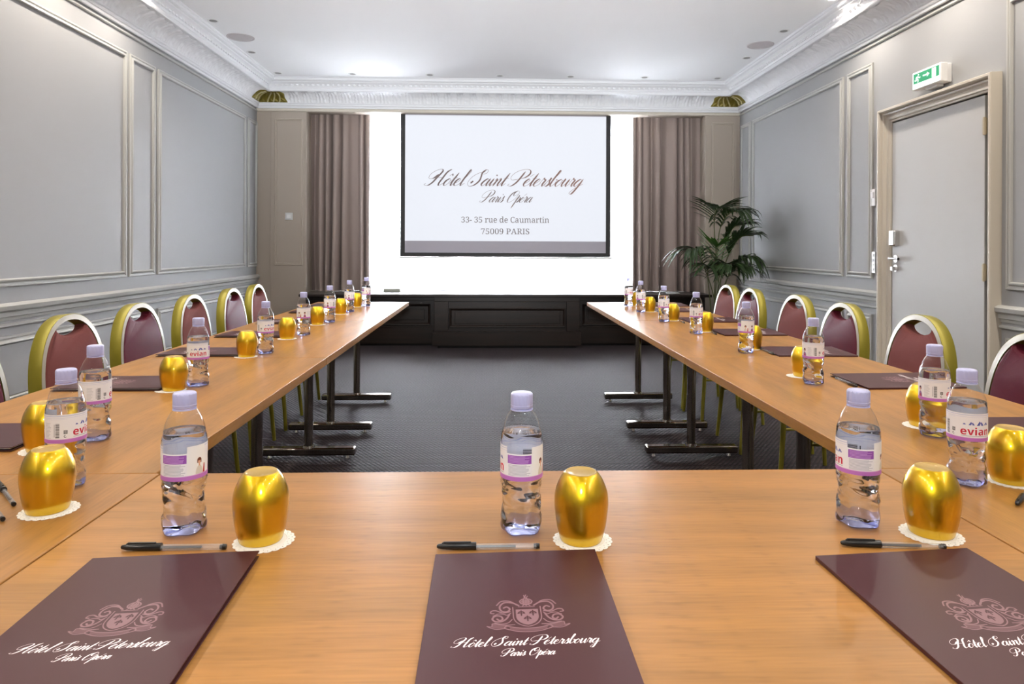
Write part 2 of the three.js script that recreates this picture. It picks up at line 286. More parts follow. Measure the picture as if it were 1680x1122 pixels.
const labelTex = canvasTex(2048, 512, (c, w, h) => {
  c.clearRect(0, 0, w, h);
  const X = (deg) => (deg + 180) / 360 * w;
  const fill = (d0, d1, y0, y1, col) => { c.fillStyle = col; c.fillRect(X(d0), y0, X(d1) - X(d0), y1 - y0); };
  fill(-180, 180, 110, h, 'rgb(238,236,240)');
  fill(-180, 58, 0, h, 'rgb(238,236,240)'); fill(128, 180, 0, h, 'rgb(240,238,238)');
  fill(-180, 58, 22, 34, 'rgb(196,200,226)'); fill(-150, 58, 60, 66, 'rgb(206,208,230)'); fill(-150, -60, 84, 88, 'rgb(214,214,230)');
  fill(58, 128, 100, 116, 'rgb(250,248,252)');
  // peaks above the name
  c.fillStyle = 'rgb(84,92,170)';
  for (const [d, y, s] of [[-14, 210, 50], [12, 214, 66], [34, 210, 44], [-34, 206, 24]]) { c.beginPath(); c.moveTo(X(d) - s, y); c.lineTo(X(d) - s * .2, y - s * 1.25); c.lineTo(X(d) + s * .1, y - s * .8); c.lineTo(X(d) + s * .35, y - s * 1.05); c.lineTo(X(d) + s, y); c.closePath(); c.fill(); }
  c.fillStyle = 'rgb(226,226,240)'; for (const [d, y, s] of [[-14, 210, 50], [12, 214, 66], [34, 210, 44]]) { c.beginPath(); c.moveTo(X(d) - s * .25, y); c.lineTo(X(d) + s * .1, y - s * .75); c.lineTo(X(d) + s * .3, y); c.closePath(); c.fill(); }
  c.save(); c.fillStyle = 'rgb(196,26,62)'; c.font = 'bold 190px sans-serif'; c.textAlign = 'center'; c.translate(X(0), 392); c.scale(530 / c.measureText('evian').width, 1); c.fillText('evian', 0, 0); c.restore();
  fill(-44, 44, 408, 418, 'rgb(170,168,176)');
  // text block
  fill(61, 127, 122, 250, 'rgb(150,82,178)');
  c.fillStyle = 'rgba(226,190,238,.8)'; const r = rng(9); for (let i = 0; i < 6; i++) c.fillRect(X(64), 134 + i * 19, (X(124) - X(64)) * (.7 + .3 * r()), 7);
  for (let i = 0; i < 10; i++) { c.fillStyle = 'rgb(172,170,182)'; c.fillRect(X(63), 268 + i * 17, (X(125) - X(63)) * (.75 + .25 * r()), 7); }
  // two people in the picture strip
  const person = (x, hair, top, skin) => { c.fillStyle = top; c.beginPath(); c.ellipse(x, 440, 62, 130, 0, Math.PI, 0); c.fill(); c.fillStyle = skin; c.fillRect(x - 13, 270, 26, 50); c.beginPath(); c.ellipse(x, 250, 28, 36, 0, 0, 7); c.fill(); c.fillStyle = hair; c.beginPath(); c.ellipse(x, 232, 38, 40, 0, Math.PI * .95, Math.PI * 2.05); c.fill(); c.fillRect(x - 38, 228, 14, 46); c.fillRect(x + 24, 228, 14, 46); };
  person(X(161), 'rgb(96,40,34)', 'rgb(214,206,196)', 'rgb(216,164,140)'); c.fillStyle = 'rgb(176,36,34)'; c.beginPath(); c.moveTo(X(172), 450); c.lineTo(X(176), 300); c.lineTo(X(179.5), 300); c.lineTo(X(180), 450); c.fill();
  person(X(-150), 'rgb(70,34,40)', 'rgb(150,110,160)', 'rgb(196,140,124)'); c.fillStyle = 'rgb(176,36,54)'; c.fillRect(X(-150) - 18, 372, 36, 74);
  // small print, bar code, recycling mark
  for (let i = 0; i < 12; i++) { c.fillStyle = 'rgb(190,190,196)'; c.fillRect(X(-130), 150 + i * 24, (X(-106) - X(-130)) * (.6 + .4 * r()), 8); }
  c.fillStyle = 'rgb(46,44,50)'; let y = 160; while (y < 408) { const t = 3 + 9 * r(); c.fillRect(X(-93), y, 64, t); y += t + 3 + 7 * r(); }
  c.fillRect(X(-97), 170, 7, 230); c.fillRect(X(-70), 282, 56, 66); c.fillStyle = 'rgb(238,236,240)'; for (let i = 0; i < 3; i++) c.fillRect(X(-70) + 8, 292 + i * 18, 40, 7);
  c.strokeStyle = 'rgb(46,44,50)'; c.lineWidth = 8; c.beginPath(); c.arc(X(-66), 392, 18, .6, 5); c.stroke();
  fill(-180, 180, 446, h, 'rgb(190,116,196)'); fill(-180, 180, 440, 450, 'rgb(216,170,216)');
});
const exitTex = canvasTex(512, 208, (c, w, h) => {
  c.fillStyle = 'rgb(236,244,240)'; c.fillRect(0, 0, w, h); c.fillStyle = 'rgb(28,128,84)'; c.fillRect(14, 14, w - 28, h * .62);
  c.strokeStyle = c.fillStyle = 'rgb(236,250,242)'; c.lineCap = 'round'; c.lineWidth = 15;
  const L = (...p) => { c.beginPath(); for (let i = 0; i < p.length; i += 2) i ? c.lineTo(p[i], p[i + 1]) : c.moveTo(p[i], p[i + 1]); c.stroke(); };
  c.beginPath(); c.arc(112, 36, 12, 0, 7); c.fill(); L(104, 58, 88, 92); L(88, 92, 110, 104, 100, 128); L(88, 92, 64, 104, 44, 100); L(104, 60, 126, 78, 144, 74); L(98, 60, 74, 62, 64, 80);
  c.fillRect(196, 62, 84, 18); c.beginPath(); c.moveTo(276, 40); c.lineTo(322, 71); c.lineTo(276, 102); c.fill();
  c.fillRect(366, 24, 74, 112); c.fillStyle = 'rgb(28,128,84)'; c.fillRect(398, 34, 10, 96);
});
beech.repeat.set(1 / 1.4, 1 / .7); beechBump.repeat.set(2 / 1.4, 6 / .7); carpetMap.repeat.set(1 / .16, 1 / .16); carpetBump.repeat.set(1 / .16, 1 / .16);
espMap.repeat.set(.5, 1); weaveTex.repeat.set(6, 6); beech.anisotropy = carpetMap.anisotropy = 8;

// ------------------------------------------------------------------ room shell
{ const f = mesh('floor', metreUV(lim(XL - .15, XR + .15, -.15, 0, DF - .15, DN + .2)), M.carpet); f.userData = { kind: 'structure' }; }
{ const f = mesh('ceiling', metreUV(lim(XL - .15, XR + .15, HC, HC + .15, DF - .15, DN + .2)), M.ceiling); f.userData = { kind: 'structure' }; }

// a mitred frame of moulding in the X-Y plane, facing +Z: w x h outside, profile [[inwards, proud], ...]
const OGEE = [[0, 0], [0, .013], [.004, .017], [.013, .017], [.016, .012], [.021, .010], [.026, .012], [.031, .021], [.040, .023], [.045, .018], [.047, .0]];
const SMALL = [[0, 0], [0, .008], [.004, .011], [.010, .011], [.014, .006], [.019, .009], [.024, .008], [.026, 0]];
function frameGeo(w, h, prof) {
  const pos = [], uv = [], c = (o) => [[-w / 2 + o, -h / 2 + o], [w / 2 - o, -h / 2 + o], [w / 2 - o, h / 2 - o], [-w / 2 + o, h / 2 - o]];
  for (let k = 0; k < prof.length - 1; k++) {
    const A = c(prof[k][0]), B = c(prof[k + 1][0]), za = prof[k][1], zb = prof[k + 1][1];
    for (let i = 0; i < 4; i++) { const j = (i + 1) % 4, q = [[...A[i], za], [...A[j], za], [...B[j], zb], [...B[i], zb]]; for (const n of [0, 1, 2, 0, 2, 3]) { pos.push(...q[n]); uv.push(q[n][0], q[n][1]); } }
  }
  const g = new THREE.BufferGeometry(); g.setAttribute('position', new THREE.Float32BufferAttribute(pos, 3)); g.setAttribute('uv', new THREE.Float32BufferAttribute(uv, 2)); g.computeVertexNormals(); return g;
}
// a straight moulding of length len along X, profile [[up, proud], ...], from y 0, facing +Z
function railGeo(len, prof) {
  const s = new THREE.Shape(); prof.forEach(([y, z], i) => i ? s.lineTo(z, y) : s.moveTo(z, y)); s.closePath();
  const g = new THREE.ExtrudeGeometry(s, { depth: len, bevelEnabled: false }); g.rotateY(-Math.PI / 2); g.translate(len / 2, 0, 0); return g;
}
const RAIL = [[0, 0], [0, .008], [.018, .012], [.022, .02], [.048, .022], [.055, .034], [.062, .042], [.085, .045], [.092, .038], [.1, .02], [.1, 0]];
const FILLET = [[0, 0], [0, .010], [.006, .016], [.016, .016], [.022, .008], [.022, 0]];
// wall side: place geometry made for the X-Y plane on a side wall; s = +1 left wall (faces +X), -1 right wall (faces -X)
function onWall(g, s, d, y, off = 0) { g = g.clone(); g.rotateY(s * Math.PI / 2); g.translate(s > 0 ? XL + off : XR - off, y, -d); return g; }
function sideWall(name, s, bays, solid, doorCut) {
  const W = struct(name);
  mesh('plaster_surface', solid, M.wall, W);
  for (const [d0, d1] of bays) {
    const w = d1 - d0, d = (d0 + d1) / 2;
    const p = mesh('wall_panel', onWall(box(w - .08, 1.725 - .08, .006, 0, 0, .003, .002), s, d, (.94 + 2.665) / 2), M.wall, W);
    mesh('panel_moulding', onWall(frameGeo(w, 1.725, OGEE), s, d, (.94 + 2.665) / 2), M.moulding, p);
    const q = mesh('dado_panel', onWall(box(w - .12, .40 - .10, .010, 0, 0, .005, .003), s, d, .455), M.wall, W);
    mesh('panel_moulding', onWall(frameGeo(w, .40, OGEE), s, d, .455), M.moulding, q);
  }
  const runs = doorCut ? [[DF, doorCut[0]], [doorCut[1], DB]] : [[DF, DB]];
  for (const [a, b] of runs) { mesh('chair_rail', onWall(railGeo(b - a, RAIL), s, (a + b) / 2, .745), M.moulding, W); mesh('rail_fillet', onWall(railGeo(b - a, FILLET), s, (a + b) / 2, .705), M.moulding, W); }
  mesh('picture_rail', onWall(railGeo(DB - DF, FILLET), s, (DB + DF) / 2, 2.795), M.moulding, W);
  return W;
}
sideWall('wall_left', 1, [[8.07, 8.385], [5.91, 7.99], [5.446, 5.855], [3.0, 5.405], [.5, 2.9]], lim(XL - .15, XL, 0, HC, DF, DN));
const D0 = 4.15, D1 = 5.165, DT = 2.14;      // door opening
sideWall('wall_right', -1, [[8.02, 8.34], [5.90, 7.96], [5.436, 5.83], [1.6, 4.0]], [lim(XR, XR + .15, 0, HC, DF, D0), lim(XR, XR + .15, 0, HC, D1, DN), lim(XR, XR + .15, DT, HC, D0, D1), lim(XR + .13, XR + .15, 0, DT, D0, D1)], [4.05, 5.262]);
for (const [n, s] of [['baseboard_left', 1], ['baseboard_right', -1]]) {
  const b = struct(n), P = [[0, 0], [0, .018], [.12, .018], [.13, .012], [.142, .014], [.15, .006], [.15, 0]];
  for (const [a, c] of s > 0 ? [[DF, DB]] : [[DF, 4.05], [5.262, DB]]) mesh('skirting', onWall(railGeo(c - a, P), s, (a + c) / 2, 0), M.moulding, b);
}
{ // wall behind the camera
  const W = struct('wall_front'); mesh('plaster_surface', lim(XL - .15, XR + .15, 0, HC, DF - .15, DF), M.wall, W);
}
{ // end wall: two piers, a beam over the window niche, niche cheeks and the outer wall round the window
  const W = struct('wall_back');
  mesh('pier', [lim(XL - .15, NL, 0, HC, DB, DN), lim(NR, XR + .15, 0, HC, DB, DN)], M.pier, W);
  mesh('beam', lim(NL, NR, BEAM, HC, DB, DB + .14), M.pier, W);
  mesh('niche_soffit', lim(NL, NR, HC - .06, HC, DB + .14, DN), M.wall, W);
  mesh('outer_wall', [lim(XL - .15, XR + .15, 0, .66, DN, DN + .2), lim(XL - .15, XR + .15, 2.86, HC, DN, DN + .2), lim(XL - .15, -1.95, .66, 2.86, DN, DN + .2), lim(2.36, XR + .15, .66, 2.86, DN, DN + .2)], M.wall, W);
  const put = (g, x, y, off = 0) => { g.translate(x, y, -DB + off); return g; };
  for (const [x0, x1, p0, p1] of [[-2.616, NL, -2.568, -2.235], [2.633, 3.02, 2.705, 2.985]]) {
    const pl = mesh('pilaster', lim(x0, x1, 0, BEAM, DB - .02, DB, .004), M.pier, W);
    mesh('pilaster_moulding', put(frameGeo(p1 - p0, 1.755, SMALL), (p0 + p1) / 2, (.955 + 2.71) / 2, .02), M.pierTrim, pl);
  }
  mesh('picture_rail', put(railGeo(XR - XL, [[0, 0], [0, .02], [.008, .026], [.026, .026], [.036, .014], [.036, 0]]), (XL + XR) / 2, 2.797), M.frame, W);
}

// ------------------------------------------------------------------ cornice, swept along three walls with mitred corners
{
  const T = struct('trim_1');
  const cove = [...Array(13)].map((_, i) => { const a = i / 12 * Math.PI / 2; return [.045 + .145 * (1 - Math.cos(a)), 2.892 + .108 * Math.sin(a)]; });
  const prof = [[.012, 2.832], [.024, 2.836], [.026, 2.842], [.026, 2.856], [.034, 2.858], [.040, 2.866], [.040, 2.874], [.034, 2.880], [.042, 2.886], ...cove, [.192, 2.994], [.214, 2.996], [.220, 3.004], [.220, 3.026], [.212, 3.036], [.206, 3.042], [.210, 3.052], [.222, 3.068], [.240, 3.084], [.258, 3.094], [.262, 3.104], [.276, 3.106], [.286, 3.112], [.290, 3.124], [.286, 3.136], [.296, 3.142], [.300, 3.152]];
  const run = (A, B, inA, inB) => { // profile point at wall distance w -> [x, d] at each end
    const pos = [], idx = []; prof.forEach(([w, y]) => { const a = A(w), b = B(w); pos.push(a[0], y, -a[1], b[0], y, -b[1]); });
    for (let k = 0; k < prof.length - 1; k++) { const q = 2 * k; idx.push(q, q + 1, q + 2, q + 1, q + 3, q + 2); }
    const g = new THREE.BufferGeometry(); g.setAttribute('position', new THREE.Float32BufferAttribute(pos, 3)); g.setIndex(idx); return crease(g, 30);
  };
  const L = [(w) => [XL + w, DF + w], (w) => [XL + w, DB - w]], Bk = [(w) => [XL + w, DB - w], (w) => [XR - w, DB - w]], R = [(w) => [XR - w, DB - w], (w) => [XR - w, DF + w]], F = [(w) => [XR - w, DF + w], (w) => [XL + w, DF + w]];
  for (const r of [L, Bk, R, F]) mesh('cornice_moulding', run(...r), M.plaster, T);
  // carved leaf: follows the cove; u along the wall, v up the cove
  const along = (v) => { const a = v * Math.PI / 2; return { w: .045 + .145 * (1 - Math.cos(a)), y: 2.892 + .108 * Math.sin(a), nw: Math.cos(a) , ny: -Math.sin(a) }; };
  const leafGeo = (kind, W) => grid(16, 14, (u, v) => {
    const q = along(.02 + .96 * v), t = 2 * u - 1; let hgt, wid;
    if (kind === 0) { wid = W * (.5 - .14 * v * v + .05 * Math.cos(v * 21)); const ribs = .62 + .38 * Math.cos(t * Math.PI * 3.5 + (v < .6 ? 0 : Math.PI * (v - .6))); hgt = .017 * Math.pow(Math.max(0, 1 - t * t), .6) * ribs * (.35 + .65 * Math.sin(Math.PI * Math.min(1, v * .8 + .12))) + .012 * Math.pow(v, 4) * (1 - t * t); }
    else { wid = W * (.2 + .28 * Math.sin(Math.PI * v)); hgt = .009 * Math.pow(Math.max(0, 1 - t * t), .6) * (.6 + .4 * Math.cos(v * 19)) * Math.sin(Math.PI * (.1 + .85 * v)); }
    hgt -= Math.abs(t) > .99 || v < .01 || v > .99 ? .004 : 0;
    return [t * wid, q.y + q.ny * hgt, q.w + q.nw * hgt];      // local: x along, z away from the wall
  });
  const leaf = leafGeo(0, .15), dart = leafGeo(1, .07);
  const place = (g, side, s, mat, name) => { const m = mesh(name, g, mat, T); if (side === 'L') { m.rotation.y = Math.PI / 2; m.position.set(XL, 0, -s); } else if (side === 'R') { m.rotation.y = -Math.PI / 2; m.position.set(XR, 0, -s); } else m.position.set(s, 0, -DB); };
  for (let d = DB - .45; d > 2.2; d -= .152) for (const sd of ['L', 'R']) { place(leaf, sd, d, M.plaster, 'cornice_leaf'); place(dart, sd, d - .076, M.plaster, 'cornice_dart'); }
  for (let x = XL + .47; x < XR - .42; x += .152) { place(leaf, 'B', x, M.plaster, 'cornice_leaf'); place(dart, 'B', x + .076, M.plaster, 'cornice_dart'); }
  // gilded leaves that wrap the two far corners: from the mitre along the end wall and along the side wall
  const gild = (k, len) => grid(30, 14, (u, v) => { const q = along(.03 + .94 * v), edge = len - .05 * v * v + .012 * Math.cos(v * 9), s = q.w * (1 - u) + edge * u, h = .006 + .011 * Math.pow(Math.abs(Math.sin(u * Math.PI * 3)), .7) * (.5 + .5 * Math.sin(Math.PI * (.15 + .8 * v))) + .003 * Math.cos(u * 40 + v * 12) - (u > .98 || v < .01 || v > .99 ? .008 : 0); return [k * s, q.y + q.ny * h, q.w + q.nw * h]; });
  for (const [cx, k, side] of [[XL, 1, 'L'], [XR, -1, 'R']]) {
    const a = mesh('gilded_leaf', gild(k, .37), M.gold, T); a.position.set(cx, 0, -DB); a.userData.label = 'gilded acanthus leaf in the cornice corner';
    for (const [par, len] of [[a, .37]]) for (const f of [.30, .52, .74]) { const pts = [...Array(9)].map((_, i) => { const v = .05 + .9 * i / 8, q = along(v), o = .014 + .006 * Math.sin(Math.PI * v); return [k * (q.w * (1 - f) + (len - .05 * v * v) * f + .012 * Math.sin(v * 3)), q.y + q.ny * o, q.w + q.nw * o]; }); mesh('leaf_rib', tube(pts, .0085, 16, 6), M.goldRib, par); }
    const b = mesh('gilded_leaf', gild(k, .30), M.gold, T); b.rotation.y = k * Math.PI / 2; b.scale.x = -1; b.position.set(cx, 0, -DB); b.userData.label = 'gilded acanthus leaf in the cornice corner';
    for (const f of [.36, .72]) { const pts = [...Array(9)].map((_, i) => { const v = .05 + .9 * i / 8, q = along(v), o = .014 + .006 * Math.sin(Math.PI * v); return [k * (q.w * (1 - f) + (.30 - .05 * v * v) * f + .012 * Math.sin(v * 3)), q.y + q.ny * o, q.w + q.nw * o]; }); mesh('leaf_rib', tube(pts, .0085, 16, 6), M.goldRib, b); }
  }
  // egg row on the upper moulding, too small to tell apart: one piece
  const egg = new THREE.SphereGeometry(1, 8, 6), eggs = [];
  const addEgg = (x, z, ry) => { const g = egg.clone(); g.scale(.021, .021, .011); g.rotateX(-.7); g.rotateY(ry); g.translate(x, 3.070, z); eggs.push(g); };
  for (let d = DB - .3; d > 2.4; d -= .06) { addEgg(XL + .222, -d, Math.PI / 2); addEgg(XR - .222, -d, -Math.PI / 2); }
  for (let x = XL + .3; x < XR - .3; x += .06) addEgg(x, -DB + .222, 0);
  const e = mesh('egg_moulding', merge(eggs), M.plaster, T); e.userData.kind = 'stuff';
}

// ------------------------------------------------------------------ window, behind the sheers
{
  const W = struct('window_1');
  const fr = [lim(-1.95, 2.36, .66, .74, DN + .02, DN + .12), lim(-1.95, 2.36, 2.78, 2.86, DN + .02, DN + .12)];
  for (const [a, b] of [[-1.95, -1.86], [-.72, -.52], [1.0, 1.2], [2.27, 2.36]]) fr.push(lim(a, b, .74, 2.78, DN + .02, DN + .12));
  mesh('window_frame', fr, M.white, W);
  for (const [a, b] of [[-1.86, -.72], [-.52, 1.0], [1.2, 2.27]]) mesh('pane', lim(a, b, .74, 2.78, DN + .066, DN + .072), M.glass, W);
}

// ------------------------------------------------------------------ door in the right wall
{
  const D = struct('door_1');
  const slab = mesh('door_leaf', metreUV(lim(XR - .016, XR + .03, .008, DT - .012, D0 + .022, D1 - .014, .003)), M.door, D);
  // rebate and architrave: stepped profile round three sides
  // swept round three sides with mitred corners: [outwards from the opening, proud of the wall]
  const P = [[0, -.05], [0, .012], [.004, .016], [.012, .017], [.018, .026], [.030, .030], [.042, .026], [.048, .030], [.056, .046], [.066, .050], [.070, .046], [.074, .066], [.082, .074], [.096, .074], [.100, .068], [.102, 0]];
  const pos = [], ring = (o, p) => [[0, D0 - o], [DT + o, D0 - o], [DT + o, D1 + o], [0, D1 + o]].map(([y, d]) => [XR - p, y, -d]);
  for (let k = 0; k < P.length - 1; k++) { const A = ring(...P[k]), B = ring(...P[k + 1]); for (let i = 0; i < 3; i++) { const q = [A[i], A[i + 1], B[i + 1], B[i]]; for (const n of [0, 2, 1, 0, 3, 2]) pos.push(...q[n]); } }
  const arch = new THREE.BufferGeometry(); arch.setAttribute('position', new THREE.Float32BufferAttribute(pos, 3)); arch.computeVertexNormals();
  mesh('door_frame', toCreasedNormals(arch, .5), M.frame, D);
  for (const y of [1.935, 1.035, .18]) mesh('hinge', [lim(XR - .024, XR - .012, y - .05, y + .05, D0 + .004, D0 + .036, .003), rod([XR - .024, y - .055, -(D0 + .014)], [XR - .024, y + .055, -(D0 + .014)], .009)], M.brassPaint, D);
  const lock = mesh('lock_case', box(.05, .122, .075, XR - 0.036, 1.258, -(D1 - .075), .014), M.steel, slab); lock.userData.label = 'chrome electronic lock case';
  const h = mesh('door_handle', [new THREE.CylinderGeometry(.026, .028, .012, 20).rotateZ(Math.PI / 2).translate(XR - 0.021, 1.105, -(D1 - .075)), rod([XR - 0.020, 1.105, -(D1 - .075)], [XR - 0.080, 1.105, -(D1 - .075)], .011), tube([[XR - 0.076, 1.105, -(D1 - .07)], [XR - 0.082, 1.106, -(D1 - .10)], [XR - 0.080, 1.105, -(D1 - .20)]], .0095, 10, 8)], M.steel, slab); h.userData.label = 'chrome lever handle';
  mesh('lock_cylinder', [new THREE.CylinderGeometry(.024, .026, .012, 20).rotateZ(Math.PI / 2).translate(XR - 0.021, 1.035, -(D1 - .075)), box(.035, .03, .026, XR - 0.042, 1.03, -(D1 - .075), .004)], M.steel, slab);
}

// ------------------------------------------------------------------ fittings on walls and ceiling
function downlight(x, d, lit, label, group) {
  const t = thing('downlight', label, 'downlight', x, HC, d, 0, group);
  const ring = revolve([[.033, .002], [.034, -.002], [.044, -.004], [.048, -.002], [.048, .002]], 28);
  mesh('trim_ring', ring, M.white, t);
  mesh('baffle', revolve([[.032, -.001], [.033, -.002], [.034, 0]], 24), lit ? M.white : M.lampDark, t);
  mesh('lamp_face', new THREE.CylinderGeometry(.033, .033, .003, 24).translate(0, lit ? -.0015 : -.0012, 0), lit ? M.lampGlow : M.lampDark, t);
  if (lit) {
    const s = new THREE.SpotLight(LAMP.color, LAMP.power * (Math.abs(x) > 2 ? 1.9 : .8), 0, LAMP.angle, .55, 2); s.position.set(x, HC - .01, -d); s.target.position.set(x * .96, 0, -d); s.castShadow = true; s.shadow.radius = 1.6;
    scene.add(s, s.target);
  }
}
const ORD = ['first', 'second', 'third', 'fourth', 'fifth', 'sixth', 'seventh', 'eighth', 'ninth', 'tenth'];
[-2.41, -1.567, -.689, .112, .929, 1.787, 2.638].forEach((x, i) => downlight(x, 7.965, false, 'unlit recessed downlight, ' + ORD[i] + ' from the left in the ceiling row above the window'));
downlight(-2.42, 7.12, false, 'unlit recessed downlight beyond the speaker grille along the left cornice');
downlight(-2.42, 6.143, false, 'unlit recessed downlight on the near side of the left ceiling speaker grille');
downlight(2.656, 7.096, false, 'unlit recessed downlight beyond the speaker grille along the right cornice');
downlight(2.662, 6.205, false, 'unlit recessed downlight on the near side of the right ceiling speaker grille');
downlight(2.70, 5.386, true, 'glowing recessed downlight at the top edge near the right cornice');
const LIT = [[-2.42, 5.15]];
for (let d = 4.4; d > -2.4; d -= .95) LIT.push([-2.42, d], [2.66, d]);
for (let d = 5.0; d > -2.4; d -= 1.25) LIT.push([-.75, d], [.95, d]);
for (const [x, d] of LIT) downlight(x, d, true, 'glowing recessed downlight in the part of the ceiling above the tables', 'lit downlights above the tables');
for (const [x, d, l] of [[-2.35, 6.615, 'round grey ceiling speaker grille beside the left cornice'], [2.62, 6.64, 'round grey ceiling speaker grille beside the right cornice']]) {
  const t = thing('ceiling_speaker', l, 'speaker', x, HC, d);
  mesh('speaker_rim', crease(revolve([[.112, .001], [.113, -.006], [.118, -.008], [.125, -.005], [.126, .001]], 40), 50), M.grille, t);
  mesh('speaker_grille', revolve([[0, -.006], [.04, -.0058], [.09, -.0048], [.112, -.003], [.112, 0]].map(([a, b]) => [a, b]), 40), M.grille, t);
}
{ // exit sign on the right wall above the door
  const t = thing('exit_sign', 'lit green emergency exit sign with a running figure above the grey door', 'exit sign', XR, 2.352, 4.66);
  mesh('wall_plate', box(.03, .125, .20, -.015, .0, .06, .006), M.white, t);
  mesh('housing', box(.05, .125, .31, -.062, 0, .02, .006), M.white, t);
  mesh('mounting_foot', box(.05, .02, .12, -.035, -.068, .03, .004), M.white, t);
  const f = new THREE.PlaneGeometry(.295, .112); f.rotateY(-Math.PI / 2); f.translate(-.0878, 0, .02);
  mesh('lit_face', f, std({ map: exitTex, emissiveMap: exitTex, emissive: lin(1, 1, 1), emissiveIntensity: .55, roughness: .4 }), t);
}
{
  const t = thing('wall_switch', 'white rectangular switch plate beside the door frame', 'light switch', XR, 1.585, 5.425);
  mesh('plate', box(.016, .135, .07, -.008, 0, 0, .004), M.white, t); mesh('rocker', box(.008, .05, .036, -.018, .02, 0, .003), M.white, t);
  const u = thing('socket_plate', 'silver control plate below the white switch beside the door', 'control panel', XR, 1.07, 5.418);
  mesh('plate', box(.012, .17, .05, -.006, 0, 0, .003), M.alu, u); for (let i = 0; i < 4; i++) mesh('button', box(.006, .022, .026, -.014, .056 - i * .037, 0, .002), i % 2 ? M.lampDark : M.white, u);
  const v = thing('wall_switch', 'small square white switch on the pilaster beside the left curtain', 'light switch', -2.397, 1.54, DB - .02);
  mesh('plate', box(.088, .088, .010, 0, 0, .005, .003), M.alu, v); mesh('rocker', box(.046, .046, .008, 0, 0, .012, .003), M.white, v);
}

// ------------------------------------------------------------------ curtains, sheers, projection screen, radiator cabinet
function drapeGeo(w, h, folds, depth, seed, spread, flare = 0) {
  const r = rng(seed), ph = [...Array(folds + 2)].map(() => ({ a: .35 + .9 * r(), s: (r() - .5) * 1.5 })), T = .004;
  const side = (k) => grid(folds * 12, 22, (u, v) => {
    const f = Math.max(0, Math.min(folds, folds * (u + (.050 * Math.sin(2 * Math.PI * u * 1.4 + seed) - .050 * Math.sin(seed) + .022 * Math.sin(2 * Math.PI * u * 3.3 + seed * 2)) * Math.min(1, 6 * u, 6 * (1 - u))))), i = Math.min(folds, Math.floor(f)), t = f - i, A = ph[i].a * (1 - t) + ph[i + 1].a * t, S = ph[i].s * (1 - t) + ph[i + 1].s * t;
    const vv = 1 - v, wob = Math.sin(f * 1.7 + vv * 2.2) * .12 * vv;
    const c = Math.cos(2 * Math.PI * (f + S * .25 + wob)); const z = depth * A * (.6 + .5 * vv) * (Math.sign(c) * Math.pow(Math.abs(c), .75));
    const x = (u - .5) * w * (1 + spread * vv) + flare * vv * u + Math.sin(2 * Math.PI * (f + S * .25 + wob)) * .78 * w / folds / (2 * Math.PI);
    return [x, v * h, z + k * T / 2];
  });
  const f = side(1), b = side(-1); { const ix = b.index.array; for (let i = 0; i < ix.length; i += 3) { const t = ix[i + 1]; ix[i + 1] = ix[i + 2]; ix[i + 2] = t; } b.computeVertexNormals(); }
  return merge([f, b]);
}
const SILL = .632;
{
  const a = thing('curtain', 'taupe floor-weight curtain hanging in folds left of the projection screen', 'curtain', -1.86, SILL + .004, DB + .24);
  mesh('drape', drapeGeo(.74, 2.32, 6, .105, 41, .02), M.drape, a); mesh('heading_tape', box(.76, .05, .03, 0, 2.31, 0, .004), M.drape, a);
  const b = thing('curtain', 'taupe curtain hanging in folds behind the palm, right of the projection screen', 'curtain', 2.22, SILL + .004, DB + .24);
  mesh('drape', drapeGeo(.86, 2.32, 7, .105, 87, .02), M.drape, b); mesh('heading_tape', box(.88, .05, .03, 0, 2.31, 0, .004), M.drape, b);
  const rail = thing('curtain_rail', 'slim curtain rail under the top of the window niche', 'curtain rail', .2, 2.985, DB + .30); mesh('rail', box(4.4, .03, .14, 0, .015, 0, .004), M.white, rail);
  for (const [x, w, n, s, l] of [[-.92, 2.30, 15, 5, 'white sheer curtain glowing with daylight, left half behind the screen'], [1.36, 2.30, 15, 6, 'white sheer curtain glowing with daylight, right half behind the screen']]) {
    const t = thing('sheer_curtain', l, 'sheer curtain', x, SILL + .003, DB + .40);
    const g = grid(n * 10, 10, (u, v) => [(u - .5) * w, v * 2.34, .018 * (1.1 - .4 * v) * Math.sin(2 * Math.PI * (u * n + .25 * Math.sin(u * 17 + s)))]);
    mesh('voile', g, M.sheer, t);
  }
}
{ // projection screen, let down in front of the window
  const d = DB + .07, k = (d) / 8.3, x0 = -1.062 * k, x1 = 1.457 * k, yb = 1.1775 + (1.066 - 1.1775) * k, top = 2.93, t = thing('projection_screen', 'large projection screen with a black border showing the hotel name and address', 'projection screen', (x0 + x1) / 2, 0, d);
  const W = x1 - x0, c = (x0 + x1) / 2;
  mesh('black_border', box(W, top - yb, .004, 0, (top + yb) / 2, -.003), M.black, t);
  const ix0 = -1.007 * k - c, ix1 = 1.399 * k - c, iy0 = 1.1775 + (1.253 - 1.1775) * k, iy1 = 1.1775 + (2.752 - 1.1775) * k, by = 1.1775 + (1.113 - 1.1775) * k;
  mesh('screen_cloth', box(ix1 - ix0, 2.93 - by, .003, (ix0 + ix1) / 2, (2.93 + by) / 2, 0), M.screenCloth, t);
  const p = new THREE.PlaneGeometry(ix1 - ix0, iy1 - iy0); p.translate((ix0 + ix1) / 2, (iy0 + iy1) / 2, .0022);
  mesh('projected_picture_screen', p, std({ color: lin(.12, .12, .12), emissiveMap: screenTex, emissive: lin(1, 1, 1), emissiveIntensity: .57, roughness: .9 }), t);
  const bar = rod([-W / 2 - .012, yb - .012, 0], [W / 2 + .024, yb - .012, 0], .012, .012, 14); mesh('weight_bar', bar, M.alu, t);
  mesh('roller_case', box(W + .12, .09, .09, 0, 2.965, 0, .012), M.white, t);
}
